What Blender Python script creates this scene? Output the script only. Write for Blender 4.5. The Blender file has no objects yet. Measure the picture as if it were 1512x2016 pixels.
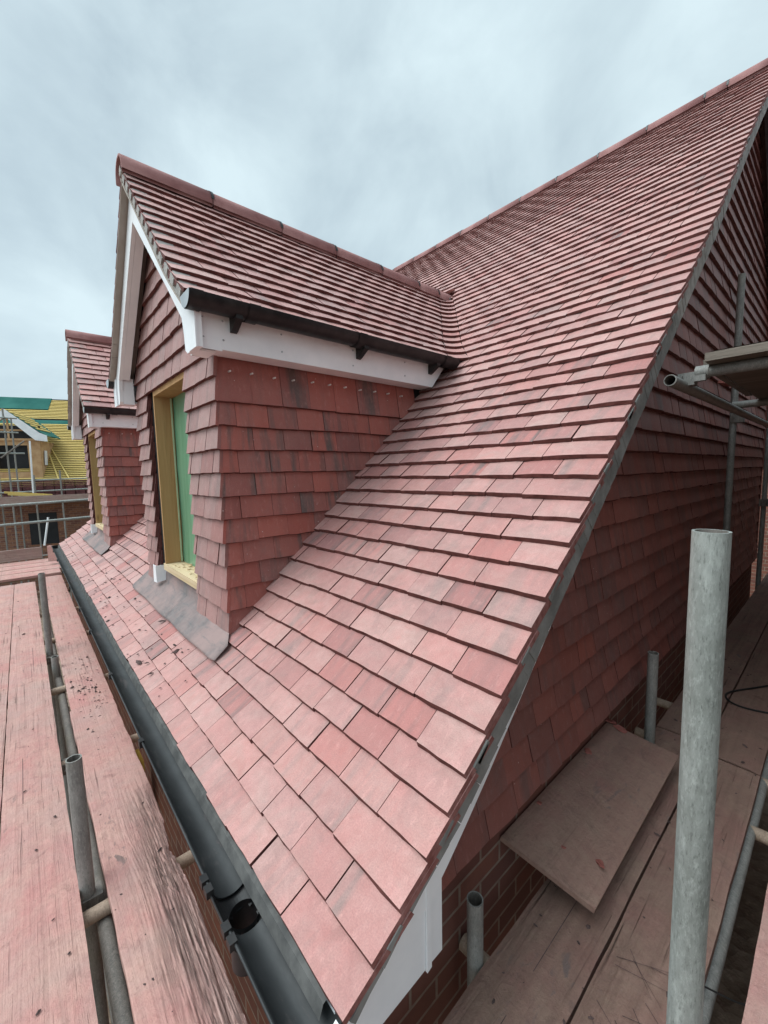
import bpy, math, random
from mathutils import Vector, Matrix, noise
R_ = math.radians
random.seed(11)
SC = bpy.context.scene
COL = SC.collection

# ------------------------------------------------------------------ camera
cam = bpy.data.cameras.new("camera"); camo = bpy.data.objects.new("camera", cam); COL.objects.link(camo)
RIGHT = Vector((0.66328, 0.74806, -0.02085)); DOWN = Vector((0.06011, -0.08104, -0.99490)); FWD = Vector((-0.74596, 0.65864, -0.09872))
FWD.normalize(); RIGHT = (RIGHT - FWD*RIGHT.dot(FWD)).normalized(); DOWN = FWD.cross(RIGHT)
camo.matrix_world = Matrix(((RIGHT.x, -DOWN.x, -FWD.x, 0.566), (RIGHT.y, -DOWN.y, -FWD.y, -0.373), (RIGHT.z, -DOWN.z, -FWD.z, 1.081), (0, 0, 0, 1)))
cam.sensor_fit = 'HORIZONTAL'; cam.sensor_width = 36.0; cam.lens = 804.9/1512*36
cam.clip_start = 0.02; cam.clip_end = 500
SC.camera = camo

# ------------------------------------------------------------------ sky, sun, exposure
SUN_EL, SUN_AZ = R_(56), R_(212)       # azimuth measured from +Y towards +X
w = bpy.data.worlds.new("World"); SC.world = w; w.use_nodes = True
nt = w.node_tree; nt.nodes.clear()
def nn(t, k, **kw):
    n = t.nodes.new(k)
    for a, b in kw.items(): setattr(n, a, b)
    return n
out = nn(nt, 'ShaderNodeOutputWorld'); bg = nn(nt, 'ShaderNodeBackground'); bg.inputs[1].default_value = 0.1
sky = nn(nt, 'ShaderNodeTexSky', sky_type='NISHITA', sun_disc=False)
sky.sun_elevation = SUN_EL; sky.sun_rotation = SUN_AZ
tc = nn(nt, 'ShaderNodeTexCoord')
sep = nn(nt, 'ShaderNodeSeparateXYZ'); nt.links.new(tc.outputs['Generated'], sep.inputs[0])
zz = nn(nt, 'ShaderNodeMath', operation='MAXIMUM'); nt.links.new(sep.outputs[2], zz.inputs[0]); zz.inputs[1].default_value = 0.0
za = nn(nt, 'ShaderNodeMath', operation='ADD'); nt.links.new(zz.outputs[0], za.inputs[0]); za.inputs[1].default_value = 0.75
dv = nn(nt, 'ShaderNodeVectorMath', operation='DIVIDE'); nt.links.new(tc.outputs['Generated'], dv.inputs[0])
cmb = nn(nt, 'ShaderNodeCombineXYZ')
for i in range(3): nt.links.new(za.outputs[0], cmb.inputs[i])
nt.links.new(cmb.outputs[0], dv.inputs[1])
n1 = nn(nt, 'ShaderNodeTexNoise'); n1.inputs['Scale'].default_value = 3.0; n1.inputs['Detail'].default_value = 6; n1.inputs['Roughness'].default_value = 0.46; n1.inputs['Distortion'].default_value = 0.3
nt.links.new(dv.outputs[0], n1.inputs['Vector'])
cr = nn(nt, 'ShaderNodeValToRGB')
cr.color_ramp.elements[0].position = 0.4; cr.color_ramp.elements[0].color = (5.0, 6.2, 6.85, 1)
cr.color_ramp.elements[1].position = 0.6; cr.color_ramp.elements[1].color = (7.3, 8.8, 9.3, 1)
n2_ = nn(nt, 'ShaderNodeTexNoise'); n2_.inputs['Scale'].default_value = 3.4; n2_.inputs['Detail'].default_value = 7; n2_.inputs['Roughness'].default_value = 0.55; n2_.inputs['Distortion'].default_value = 0.5
nt.links.new(tc.outputs['Generated'], n2_.inputs['Vector'])
nx2 = nn(nt, 'ShaderNodeMath', operation='ADD'); nt.links.new(n1.outputs[0], nx2.inputs[0]); nt.links.new(n2_.outputs[0], nx2.inputs[1])
nx3 = nn(nt, 'ShaderNodeMath', operation='MULTIPLY'); nt.links.new(nx2.outputs[0], nx3.inputs[0]); nx3.inputs[1].default_value = 0.5
nt.links.new(nx3.outputs[0], cr.inputs[0])
# brighter towards the zenith, as under thick cloud
mr = nn(nt, 'ShaderNodeMapRange'); mr.interpolation_type = 'SMOOTHSTEP'
mr.inputs[1].default_value = 0.72; mr.inputs[2].default_value = 1.0; mr.inputs[3].default_value = 1.0; mr.inputs[4].default_value = 1.5
nt.links.new(sep.outputs[2], mr.inputs[0])
ml = nn(nt, 'ShaderNodeVectorMath', operation='SCALE'); nt.links.new(cr.outputs[0], ml.inputs[0]); nt.links.new(mr.outputs[0], ml.inputs['Scale'])
# the cloud glows round the hidden sun; +X sky lifted to brighten the fascias
dt = nn(nt, 'ShaderNodeVectorMath', operation='DOT_PRODUCT'); nt.links.new(tc.outputs['Generated'], dt.inputs[0])
dt.inputs[1].default_value = (math.sin(SUN_AZ)*math.cos(SUN_EL), math.cos(SUN_AZ)*math.cos(SUN_EL), math.sin(SUN_EL))
gl = nn(nt, 'ShaderNodeMapRange'); gl.interpolation_type = 'SMOOTHSTEP'
gl.inputs[1].default_value = 0.76; gl.inputs[2].default_value = 1.0; gl.inputs[3].default_value = 1.0; gl.inputs[4].default_value = 5.0
nt.links.new(dt.outputs['Value'], gl.inputs[0])
dl = nn(nt, 'ShaderNodeVectorMath', operation='DOT_PRODUCT'); nt.links.new(tc.outputs['Generated'], dl.inputs[0]); dl.inputs[1].default_value = (0.9, -0.1, 0.1)
dm_ = nn(nt, 'ShaderNodeMapRange'); dm_.inputs[1].default_value = 0.0; dm_.inputs[2].default_value = 0.8; dm_.inputs[3].default_value = 1.0; dm_.inputs[4].default_value = 1.3
nt.links.new(dl.outputs['Value'], dm_.inputs[0])
gm = nn(nt, 'ShaderNodeMath', operation='MULTIPLY'); nt.links.new(gl.outputs[0], gm.inputs[0]); nt.links.new(dm_.outputs[0], gm.inputs[1])
m2_ = nn(nt, 'ShaderNodeVectorMath', operation='SCALE'); nt.links.new(ml.outputs[0], m2_.inputs[0]); nt.links.new(gm.outputs[0], m2_.inputs['Scale'])
ml = m2_
mx = nn(nt, 'ShaderNodeMix', data_type='RGBA'); mx.inputs[0].default_value = 0.9
nt.links.new(sky.outputs[0], mx.inputs[6]); nt.links.new(ml.outputs[0], mx.inputs[7])
nt.links.new(mx.outputs[2], bg.inputs[0]); nt.links.new(bg.outputs[0], out.inputs[0])
sun = bpy.data.lights.new("sun", 'SUN'); sun.energy = 1.5; sun.angle = R_(40); sun.color = (1.0, 0.96, 0.9)
suno = bpy.data.objects.new("sun", sun); COL.objects.link(suno)
sd = Vector((math.sin(SUN_AZ)*math.cos(SUN_EL), math.cos(SUN_AZ)*math.cos(SUN_EL), math.sin(SUN_EL)))
suno.rotation_euler = sd.to_track_quat('Z', 'Y').to_euler(); suno.location = sd*30
SC.view_settings.view_transform = 'Standard'; SC.view_settings.look = 'None'; SC.view_settings.exposure = 0.12

# ------------------------------------------------------------------ material helpers
class Mat:
    def __init__(s, name, rough=0.8, spec=0.3, metal=0.0):
        s.m = bpy.data.materials.new(name); s.m.use_nodes = True; s.t = s.m.node_tree
        s.b = s.t.nodes['Principled BSDF']; s.b.inputs['Roughness'].default_value = rough
        s.b.inputs['Specular IOR Level'].default_value = spec; s.b.inputs['Metallic'].default_value = metal
        s._o = s._u = s._a = None
    def obj(s):
        if not s._o: s._o = nn(s.t, 'ShaderNodeTexCoord').outputs['Object']
        return s._o
    def uv(s):
        if not s._u: s._u = nn(s.t, 'ShaderNodeUVMap', uv_map='uv').outputs[0]
        return s._u
    def tint(s):
        if not s._a:
            a = nn(s.t, 'ShaderNodeAttribute', attribute_name='tint'); sp = nn(s.t, 'ShaderNodeSeparateColor')
            s.t.links.new(a.outputs[0], sp.inputs[0]); s._a = sp.outputs
        return s._a
    def scl(s, vec, v):
        m = nn(s.t, 'ShaderNodeMapping'); m.inputs['Scale'].default_value = v; s.t.links.new(vec, m.inputs[0]); return m.outputs[0]
    def noise(s, vec, scale, detail=4, rough=0.55, dist=0.0):
        n = nn(s.t, 'ShaderNodeTexNoise'); n.inputs['Scale'].default_value = scale; n.inputs['Detail'].default_value = detail
        n.inputs['Roughness'].default_value = rough; n.inputs['Distortion'].default_value = dist; s.t.links.new(vec, n.inputs['Vector']); return n.outputs[0]
    def vor(s, vec, scale, feature='F1'):
        n = nn(s.t, 'ShaderNodeTexVoronoi', feature=feature); n.inputs['Scale'].default_value = scale; s.t.links.new(vec, n.inputs['Vector']); return n.outputs[0]
    def ramp(s, f, a, b, va=0.0, vb=1.0):
        n = nn(s.t, 'ShaderNodeMapRange'); n.inputs[1].default_value = a; n.inputs[2].default_value = b; n.inputs[3].default_value = va; n.inputs[4].default_value = vb
        s.t.links.new(f, n.inputs[0]); return n.outputs[0]
    def math(s, op, a, b=None):
        n = nn(s.t, 'ShaderNodeMath', operation=op)
        for i, v in enumerate((a, b)):
            if v is None: continue
            if isinstance(v, (int, float)): n.inputs[i].default_value = v
            else: s.t.links.new(v, n.inputs[i])
        return n.outputs[0]
    def mix(s, f, a, b, mode='MIX'):
        n = nn(s.t, 'ShaderNodeMix', data_type='RGBA', blend_type=mode)
        for i, v in ((0, f), (6, a), (7, b)):
            if isinstance(v, (int, float)): n.inputs[i].default_value = v
            elif isinstance(v, tuple): n.inputs[i].default_value = (*v, 1)
            else: s.t.links.new(v, n.inputs[i])
        return n.outputs[2]
    def col(s, c):
        if isinstance(c, tuple): s.b.inputs['Base Color'].default_value = (*c, 1)
        else: s.t.links.new(c, s.b.inputs['Base Color'])
        return s
    def rough(s, f): s.t.links.new(f, s.b.inputs['Roughness']); return s
    def bump(s, h, strength=0.3, dist=0.004):
        n = nn(s.t, 'ShaderNodeBump'); n.inputs['Strength'].default_value = strength; n.inputs['Distance'].default_value = dist
        s.t.links.new(h, n.inputs['Height']); s.t.links.new(n.outputs[0], s.b.inputs['Normal']); return s

def tile_mat(name, base, base2, dustc, dust_lo, dust_hi, streak, specks=0.0, sheen=0.0):
    M = Mat(name, 0.62, 0.45); uv = M.uv(); o = M.obj(); t = M.tint()
    c = M.mix(t[0], base, base2)
    # fired-in grey bands running down the tile
    st = M.noise(M.scl(uv, (15, 1.6, 1)), 1.0, 3, 0.6)
    sm = M.math('MULTIPLY', M.ramp(st, 0.475, 0.62), M.ramp(t[1], 0.25, 0.9, 0.15, 1.0))
    c = M.mix(M.math('MULTIPLY', sm, streak), c, (0.075, 0.058, 0.055))
    # dust of sawn tile lying on the sanded face
    d1 = M.noise(o, 2.3, 5, 0.6); d2 = M.noise(uv, 24, 6, 0.7, 0.6)
    dm = M.math('ADD', M.math('MULTIPLY', d1, 0.55), M.math('MULTIPLY', d2, 0.45))
    dm = M.ramp(dm, 0.3, 0.66, dust_lo, dust_hi)
    dm = M.math('MULTIPLY', dm, M.ramp(t[2], 0, 1, 0.62, 1.15)); dm = M.math('MULTIPLY', dm, M.ramp(t[2], 0.03, 0.13, 0.4, 1.0))
    dcol = M.mix(M.ramp(M.noise(uv, 9, 4, 0.65, 0.8), 0.38, 0.62), dustc, tuple(v*q for v, q in zip(dustc, (0.86, 1.0, 0.98))))
    dcol = M.mix(M.ramp(t[1], 0.55, 1.0, 0, 0.55), dcol, tuple(v*q for v, q in zip(dustc, (0.84, 0.98, 0.98))))
    c = M.mix(dm, c, dcol)
    # grey bloom patches showing through the dust
    gp = M.noise(M.scl(uv, (1.0, 0.6, 1)), 13, 5, 0.7, 0.9)
    c = M.mix(M.math('MULTIPLY', M.ramp(gp, 0.55, 0.72, 0, 0.5), M.ramp(t[0], 0.1, 0.9, 0.2, 1.0)), c, (0.2, 0.145, 0.135))
    sc_ = M.noise(M.scl(uv, (1, .35, 1)), 60, 4, 0.65)
    c = M.mix(M.ramp(sc_, 0.56, 0.75, 0, 0.35), c, tuple(min(1, v*1.25) for v in dustc))
    g = M.noise(uv, 260, 4, 0.75)
    c = M.mix(M.ramp(g, 0.4, 0.66, 0.0, 0.5), c, M.mix(0.5, c, (0.04, 0.02, 0.02)))
    if specks:
        v = M.vor(uv, 26); k = M.math('LESS_THAN', v, 0.055)
        n5 = M.math('GREATER_THAN', M.noise(uv, 5, 1), 0.55)
        c = M.mix(M.math('MULTIPLY', M.math('MULTIPLY', k, n5), specks), c, (0.6, 0.55, 0.52))
    M.b.inputs['Sheen Weight'].default_value = sheen; M.b.inputs['Sheen Roughness'].default_value = 0.5; M.b.inputs['Sheen Tint'].default_value = (0.9, 0.75, 0.74, 1)
    M.col(c)
    h = M.math('ADD', M.math('MULTIPLY', M.noise(uv, 45, 4, 0.6), 0.7), M.math('MULTIPLY', g, 0.5))
    M.bump(h, 0.6, 0.003)
    return M.m

m_roof = tile_mat("roof_tile_dusty", (0.40, 0.115, 0.098), (0.26, 0.1, 0.095), (0.55, 0.285, 0.255), 0.22, 0.95, 0.9, 0.0, 0.3)
m_cheek = tile_mat("hung_tile_red", (0.38, 0.09, 0.065), (0.24, 0.078, 0.068), (0.46, 0.24, 0.21), 0.0, 0.3, 1.0, 0.8)
m_front = tile_mat("hung_tile_front", (0.33, 0.14, 0.125), (0.27, 0.125, 0.115), (0.5, 0.31, 0.29), 0.15, 0.65, 0.6)
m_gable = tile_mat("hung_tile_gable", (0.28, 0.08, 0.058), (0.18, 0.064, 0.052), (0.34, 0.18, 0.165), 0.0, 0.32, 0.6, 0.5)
def simple(name, a, b, scale=8, rough=0.8, spec=0.3, metal=0.0, bump=0.2, lo=0.35, hi=0.65, bscale=None, dist=0.003, coords='o'):
    M = Mat(name, rough, spec, metal); v = M.obj()
    n = M.noise(v, scale, 5, 0.6); M.col(M.mix(M.ramp(n, lo, hi), a, b))
    if bump: M.bump(M.noise(v, bscale or scale*6, 4, 0.6), bump, dist)
    return M.m
m_edge = simple("tile_body", (0.085, 0.03, 0.026), (0.15, 0.055, 0.048), 30, 0.9, 0.2, bscale=220, bump=0.6)
m_vedge = simple("verge_tile_ends", (0.2, 0.07, 0.06), (0.34, 0.16, 0.145), 30, 0.9, 0.2, bscale=220, bump=0.6)
m_ridge = simple("ridge_clay", (0.23, 0.1, 0.095), (0.33, 0.17, 0.16), 6, 0.85)
m_mortar = simple("mortar_grey", (0.26, 0.245, 0.23), (0.4, 0.375, 0.35), 14, 0.95, 0.2, bump=0.6, bscale=60, dist=0.006)
m_mortarg = simple("mortar_slate_grey", (0.16, 0.155, 0.145), (0.27, 0.26, 0.245), 9, 0.95, 0.25, bump=0.5, bscale=60, dist=0.005)
m_under = simple("undercloak_taupe", (0.3, 0.255, 0.22), (0.38, 0.33, 0.29), 5, 0.9)
m_white = simple("white_upvc", (0.74, 0.75, 0.77), (0.84, 0.84, 0.85), 5, 0.38, 0.5, bump=0.03)
m_black = simple("black_plastic", (0.006, 0.006, 0.007), (0.024, 0.022, 0.022), 14, 0.45, 0.35, bump=0.08)
m_endcap = simple("cap_grey_and_sky_sheen", (0.3, 0.33, 0.35), (0.4, 0.43, 0.45), 12, 0.35, 0.5, bump=0)  # screw caps; on gutter ends it paints the sky's reflection on black plastic
def gutter_mat():
    M = Mat("dark_grey_gutter", 0.5, 0.35); o = M.obj()
    c = M.mix(M.ramp(M.noise(o, 7, 5), 0.35, 0.65), (0.017, 0.018, 0.019), (0.03, 0.031, 0.032))
    dd = M.noise(M.scl(o, (6, 14, 14)), 1, 7, 0.75, 0.5)
    c = M.mix(M.ramp(dd, 0.54, 0.75, 0, 0.35), c, (0.2, 0.155, 0.145))
    M.col(c); M.rough(M.ramp(dd, 0.3, 0.7, 0.42, 0.7)); return M.m
m_gutter = gutter_mat()
def lead_mat():
    M = Mat("lead_sheet", 0.7, 0.3, 0.0); o = M.obj()
    n = M.noise(o, 3.1, 6, 0.65, 0.5); n2 = M.noise(M.scl(o, (9, 9, 9)), 3.0, 6, 0.7)
    c = M.mix(M.ramp(n2, 0.4, 0.62), (0.08, 0.084, 0.088), (0.14, 0.14, 0.14))
    c = M.mix(M.ramp(n, 0.36, 0.6, 0.2, 0.9), c, (0.29, 0.195, 0.18))
    sc2_ = M.noise(M.scl(o, (7, 40, 40)), 1.0, 5, 0.7, 0.6)
    c = M.mix(M.ramp(sc2_, 0.55, 0.68, 0, 0.6), c, (0.1, 0.105, 0.11))
    M.col(c); M.bump(n, 0.3, 0.006); return M.m
m_lead = lead_mat()
m_tray = simple("grey_felt_tray", (0.07, 0.068, 0.066), (0.12, 0.115, 0.11), 20, 0.95, 0.05)
m_felt = simple("black_felt", (0.012, 0.012, 0.013), (0.025, 0.024, 0.024), 20, 0.9)
def wood_mat(name, a, b, knots, ax, scale=1.0, dust=None, damount=0.0, rough=0.8, cracks=0.5):
    """grain runs along axis ax of the object"""
    M = Mat(name, rough, 0.25); o = M.obj()
    s = [34.0*scale]*3; s[ax] = 1.3*scale
    g = M.noise(M.scl(o, tuple(s)), 1.0, 6, 0.65, 0.8)
    s2 = [8.0]*3; s2[ax] = 0.8
    g2 = M.noise(M.scl(o, tuple(s2)), 1.0, 4, 0.6, 0.5)
    c = M.mix(M.ramp(M.math('ADD', M.math('MULTIPLY', g, 0.6), M.math('MULTIPLY', g2, 0.4)), 0.35, 0.65), a, b)
    s3 = [70.0]*3; s3[ax] = 1.6
    k = M.noise(M.scl(o, tuple(s3)), 1.0, 3, 0.6, 0.4)
    km = M.math('MULTIPLY', M.ramp(k, 0.6, 0.68), cracks)
    if dust:
        d = M.noise(o, 2.6, 8, 0.72, 0.7)
        dm = M.ramp(d, 0.36, 0.6, damount*0.35, damount)
        dm = M.math('MULTIPLY', dm, M.ramp(g, 0.3, 0.55, 0.72, 1.0))
        dm = M.math('MULTIPLY', dm, M.ramp(M.tint()[0], 0.5, 1.0, 1.0, 0.45))
        dc = M.mix(M.ramp(M.noise(o, 4.5, 6, 0.72, 0.4), 0.36, 0.64), tuple(v*q for v, q in zip(dust, (0.9, 0.78, 0.8))), tuple(v*q for v, q in zip(dust, (1.02, 1.18, 1.1))))
        dc = M.mix(M.ramp(M.noise(o, 34, 6, 0.75), 0.4, 0.7, 0, 0.55), dc, tuple(v*q for v, q in zip(dust, (0.62, 0.55, 0.57))))
        c = M.mix(dm, c, dc)
        km = M.math('MULTIPLY', km, M.ramp(M.noise(o, 2.1, 3), 0.42, 0.6, 0.1, 1.0))
        sw_ = [150.0]*3; sw_[ax] = 2.6
        gw = M.noise(M.scl(o, tuple(sw_)), 1.0, 6, 0.7, 1.2)
        km = M.math('MAXIMUM', km, M.math('MULTIPLY', M.ramp(gw, 0.47, 0.64, 0.0, 0.95), M.ramp(M.tint()[0], 0.52, 0.85, 0.0, 1.0)))
        sp = M.noise(o, 15, 6, 0.75, 0.6)
        c = M.mix(M.ramp(sp, 0.56, 0.7, 0, 0.6), c, tuple(v*0.42 for v in dust))
        sm_ = M.noise(M.scl(o, (9.0, 26.0, 26.0) if ax == 0 else (26.0, 9.0, 26.0)), 1.0, 5, 0.7, 0.5)
        c = M.mix(M.math('MULTIPLY', M.ramp(sm_, 0.58, 0.68, 0, 0.8), M.ramp(M.noise(o, 1.3, 2), 0.45, 0.6)), c, (0.13, 0.1, 0.095))
        sp2 = M.noise(o, 80, 4, 0.75)
        c = M.mix(M.ramp(sp2, 0.56, 0.72, 0, 0.5), c, tuple(v*0.5 for v in dust))
        g = M.math('ADD', g, M.math('ADD', M.math('MULTIPLY', sp, 0.8), M.math('MULTIPLY', sp2, 0.5)))
    c = M.mix(km, c, tuple(v*0.3 for v in a))
    if knots:
        s4 = [7.0]*3; s4[ax] = 2.2
        kv = M.vor(M.scl(o, tuple(s4)), 1.0)
        c = M.mix(M.ramp(kv, 0.06, 0.16, 0.85, 0.0), c, tuple(v*0.25 for v in a))
    M.col(c); M.bump(M.math('SUBTRACT', g, km), 0.75, 0.008); return M.m
m_board = wood_mat("scaffold_board_pink", (0.3, 0.19, 0.165), (0.44, 0.31, 0.28), False, 0, 1.0, (0.5, 0.258, 0.228), 0.95)
m_boardy = wood_mat("scaffold_board_pink_cross", (0.3, 0.19, 0.165), (0.44, 0.31, 0.28), False, 1, 1.0, (0.5, 0.258, 0.228), 0.95)
m_boardd = wood_mat("scaffold_board_brown", (0.26, 0.17, 0.14), (0.4, 0.28, 0.235), False, 1, 1.0, (0.43, 0.28, 0.25), 0.75)
m_ply = wood_mat("small_board_dusty", (0.19, 0.115, 0.09), (0.26, 0.165, 0.125), False, 1, 0.6, (0.31, 0.178, 0.147), 0.9, cracks=0.1)
m_boardgrey = wood_mat("toe_board_grey", (0.13, 0.105, 0.085), (0.24, 0.2, 0.165), False, 1, 1.0)
m_pine = wood_mat("pine_frame", (0.37, 0.2, 0.085), (0.48, 0.29, 0.135), True, 2, 0.7, cracks=0.15)
m_sill = wood_mat("pale_sill_timber", (0.5, 0.36, 0.2), (0.64, 0.5, 0.33), False, 0, 1.0, cracks=0.3)
m_batten = wood_mat("yellow_batten", (0.54, 0.385, 0.105), (0.66, 0.49, 0.19), False, 1, 0.4, cracks=0.1)
m_osb = simple("sheathing_board", (0.42, 0.24, 0.12), (0.55, 0.36, 0.2), 4, 0.85)
m_darkverge = simple("dark_verge_board", (0.05, 0.04, 0.04), (0.09, 0.07, 0.07), 5, 0.9)
def green_mat():
    M = Mat("green_sheet", 0.3, 0.5); o = M.obj()
    n = M.noise(M.scl(o, (22, 22, 1.2)), 1, 4, 0.6, 0.6)
    c = M.mix(M.ramp(n, 0.35, 0.7), (0.10, 0.24, 0.135), (0.18, 0.35, 0.225))
    sp = M.vor(o, 60); c = M.mix(M.math('MULTIPLY', M.ramp(sp, 0.02, 0.1, 1, 0), 0.35), c, (0.45, 0.5, 0.45))
    M.col(c); M.bump(M.noise(M.scl(o, (8, 8, 1.5)), 1, 3), 0.3, 0.02); return M.m
m_green = green_mat()
m_palegreen = simple("pale_green_edge", (0.4, 0.5, 0.3), (0.5, 0.58, 0.38), 8, 0.6)
def steel_mat(name, a, b, rough, metal):
    M = Mat(name, rough, 0.4, metal); o = M.obj()
    n = M.noise(M.scl(o, (60, 60, 14)), 1.0, 5, 0.7); n2 = M.noise(o, 9, 5, 0.65); n3 = M.noise(M.scl(o, (300, 300, 70)), 1, 3, 0.7)
    c = M.mix(M.ramp(M.math('ADD', M.math('MULTIPLY', n, 0.5), M.math('MULTIPLY', n2, 0.5)), 0.36, 0.62), a, b)
    c = M.mix(M.ramp(n3, 0.54, 0.7, 0, 0.6), c, tuple(v*0.42 for v in a))
    n4 = M.noise(M.scl(o, (170, 170, 60)), 1, 5, 0.75)
    c = M.mix(M.ramp(n4, 0.5, 0.68, 0, 0.5), c, tuple(min(1, v*1.45) for v in b))
    c = M.mix(M.ramp(M.noise(M.scl(o, (40, 40, 9)), 1, 4, 0.6), 0.62, 0.76, 0, 0.5), c, tuple(min(1, v*1.6) for v in b))
    # cement and rust stains
    c = M.mix(M.ramp(M.noise(o, 4.3, 4, 0.6), 0.55, 0.72, 0, 0.35), c, (0.25, 0.22, 0.15))
    c = M.mix(M.ramp(M.noise(M.scl(o, (30, 30, 5)), 1, 5, 0.7), 0.64, 0.74, 0, 0.5), c, (0.12, 0.1, 0.08))
    M.col(c); M.bump(M.math('ADD', n, n3), 0.25, 0.0015); return M.m
m_galv = steel_mat("galvanised_steel", (0.17, 0.18, 0.165), (0.31, 0.325, 0.305), 0.55, 0.2)
m_tube = steel_mat("weathered_tube", (0.17, 0.165, 0.155), (0.28, 0.27, 0.25), 0.6, 0.15)
m_tubed = steel_mat("dirty_tube", (0.1, 0.09, 0.08), (0.2, 0.17, 0.15), 0.7, 0.1)
m_tuberust = steel_mat("cement_crusted_tube", (0.24, 0.17, 0.12), (0.36, 0.27, 0.21), 0.85, 0.0)
def brick_mat(name, c1, c2, mort, axes, mortar_size=0.012):
    M = Mat(name, 0.9, 0.2); o = M.obj(); s = nn(M.t, 'ShaderNodeSeparateXYZ'); M.t.links.new(o, s.inputs[0])
    cb = nn(M.t, 'ShaderNodeCombineXYZ'); M.t.links.new(s.outputs[axes[0]], cb.inputs[0]); M.t.links.new(s.outputs[axes[1]], cb.inputs[1])
    b = nn(M.t, 'ShaderNodeTexBrick'); b.inputs['Scale'].default_value = 1.0; b.inputs['Brick Width'].default_value = 0.225; b.inputs['Row Height'].default_value = 0.075
    b.inputs['Mortar Size'].default_value = mortar_size*0.5; b.inputs['Mortar Smooth'].default_value = 0.2; b.inputs['Bias'].default_value = 0.0
    b.inputs['Color1'].default_value = (*c1, 1); b.inputs['Color2'].default_value = (*c2, 1); b.inputs['Mortar'].default_value = (*mort, 1)
    M.t.links.new(cb.outputs[0], b.inputs['Vector'])
    c = M.mix(M.ramp(M.noise(o, 18, 5, 0.6), 0.35, 0.65, 0.0, 0.45), b.outputs[0], (0.13, 0.06, 0.05))
    M.col(c); M.bump(M.math('ADD', M.math('MULTIPLY', b.outputs[1], -1.0), M.math('MULTIPLY', M.noise(o, 60, 4), 0.3)), 0.7, 0.006); return M.m
m_brick = brick_mat("gable_brick", (0.2, 0.08, 0.058), (0.13, 0.055, 0.045), (0.26, 0.195, 0.155), (1, 2))
m_brickx = brick_mat("front_brick", (0.3, 0.12, 0.08), (0.2, 0.085, 0.065), (0.36, 0.29, 0.23), (0, 2))
m_brick2 = brick_mat("house_brick_mixed", (0.33, 0.16, 0.09), (0.17, 0.075, 0.06), (0.3, 0.22, 0.17), (1, 2), 0.014)
m_memb = simple("green_membrane", (0.02, 0.1, 0.085), (0.04, 0.15, 0.125), 1.2, 0.9, 0.1)
m_stack = simple("stacked_tiles_maroon", (0.07, 0.025, 0.03), (0.16, 0.06, 0.06), 9, 0.9, lo=0.3, hi=0.7)
m_dark = simple("dark_opening", (0.01, 0.011, 0.014), (0.02, 0.02, 0.024), 3, 0.5)  # dark colour stands in for the unlit depth of openings and tubes
m_yellow = simple("yellow_paint_timber", (0.5, 0.36, 0.05), (0.62, 0.46, 0.1), 6, 0.7)
m_frag = simple("broken_tile", (0.24, 0.075, 0.06), (0.36, 0.13, 0.11), 40, 0.9)
m_cable = simple("black_cable", (0.01, 0.01, 0.01), (0.02, 0.018, 0.018), 20, 0.6)
m_nail = simple("nail_head", (0.6, 0.57, 0.55), (0.7, 0.67, 0.65), 20, 0.5)
m_crumb = simple("dirt_crumbs", (0.05, 0.035, 0.033), (0.11, 0.07, 0.065), 30, 0.95)
def mud_mat():
    M = Mat("churned_mud", 0.9, 0.2); o = M.obj()
    n = M.noise(o, 1.2, 6, 0.65); v = M.vor(o, 7)
    c = M.mix(M.ramp(n, 0.35, 0.65), (0.12, 0.08, 0.055), (0.27, 0.2, 0.15))
    c = M.mix(M.ramp(M.noise(o, 14, 5, 0.7), 0.55, 0.68, 0, 0.7), c, (0.36, 0.27, 0.21))
    c = M.mix(M.ramp(v, 0.0, 0.3, 0.6, 0), c, (0.3, 0.2, 0.16))
    M.col(c); M.bump(M.math('ADD', n, M.math('MULTIPLY', v, 0.4)), 1.0, 0.12); return M.m
m_mud = mud_mat()

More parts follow.
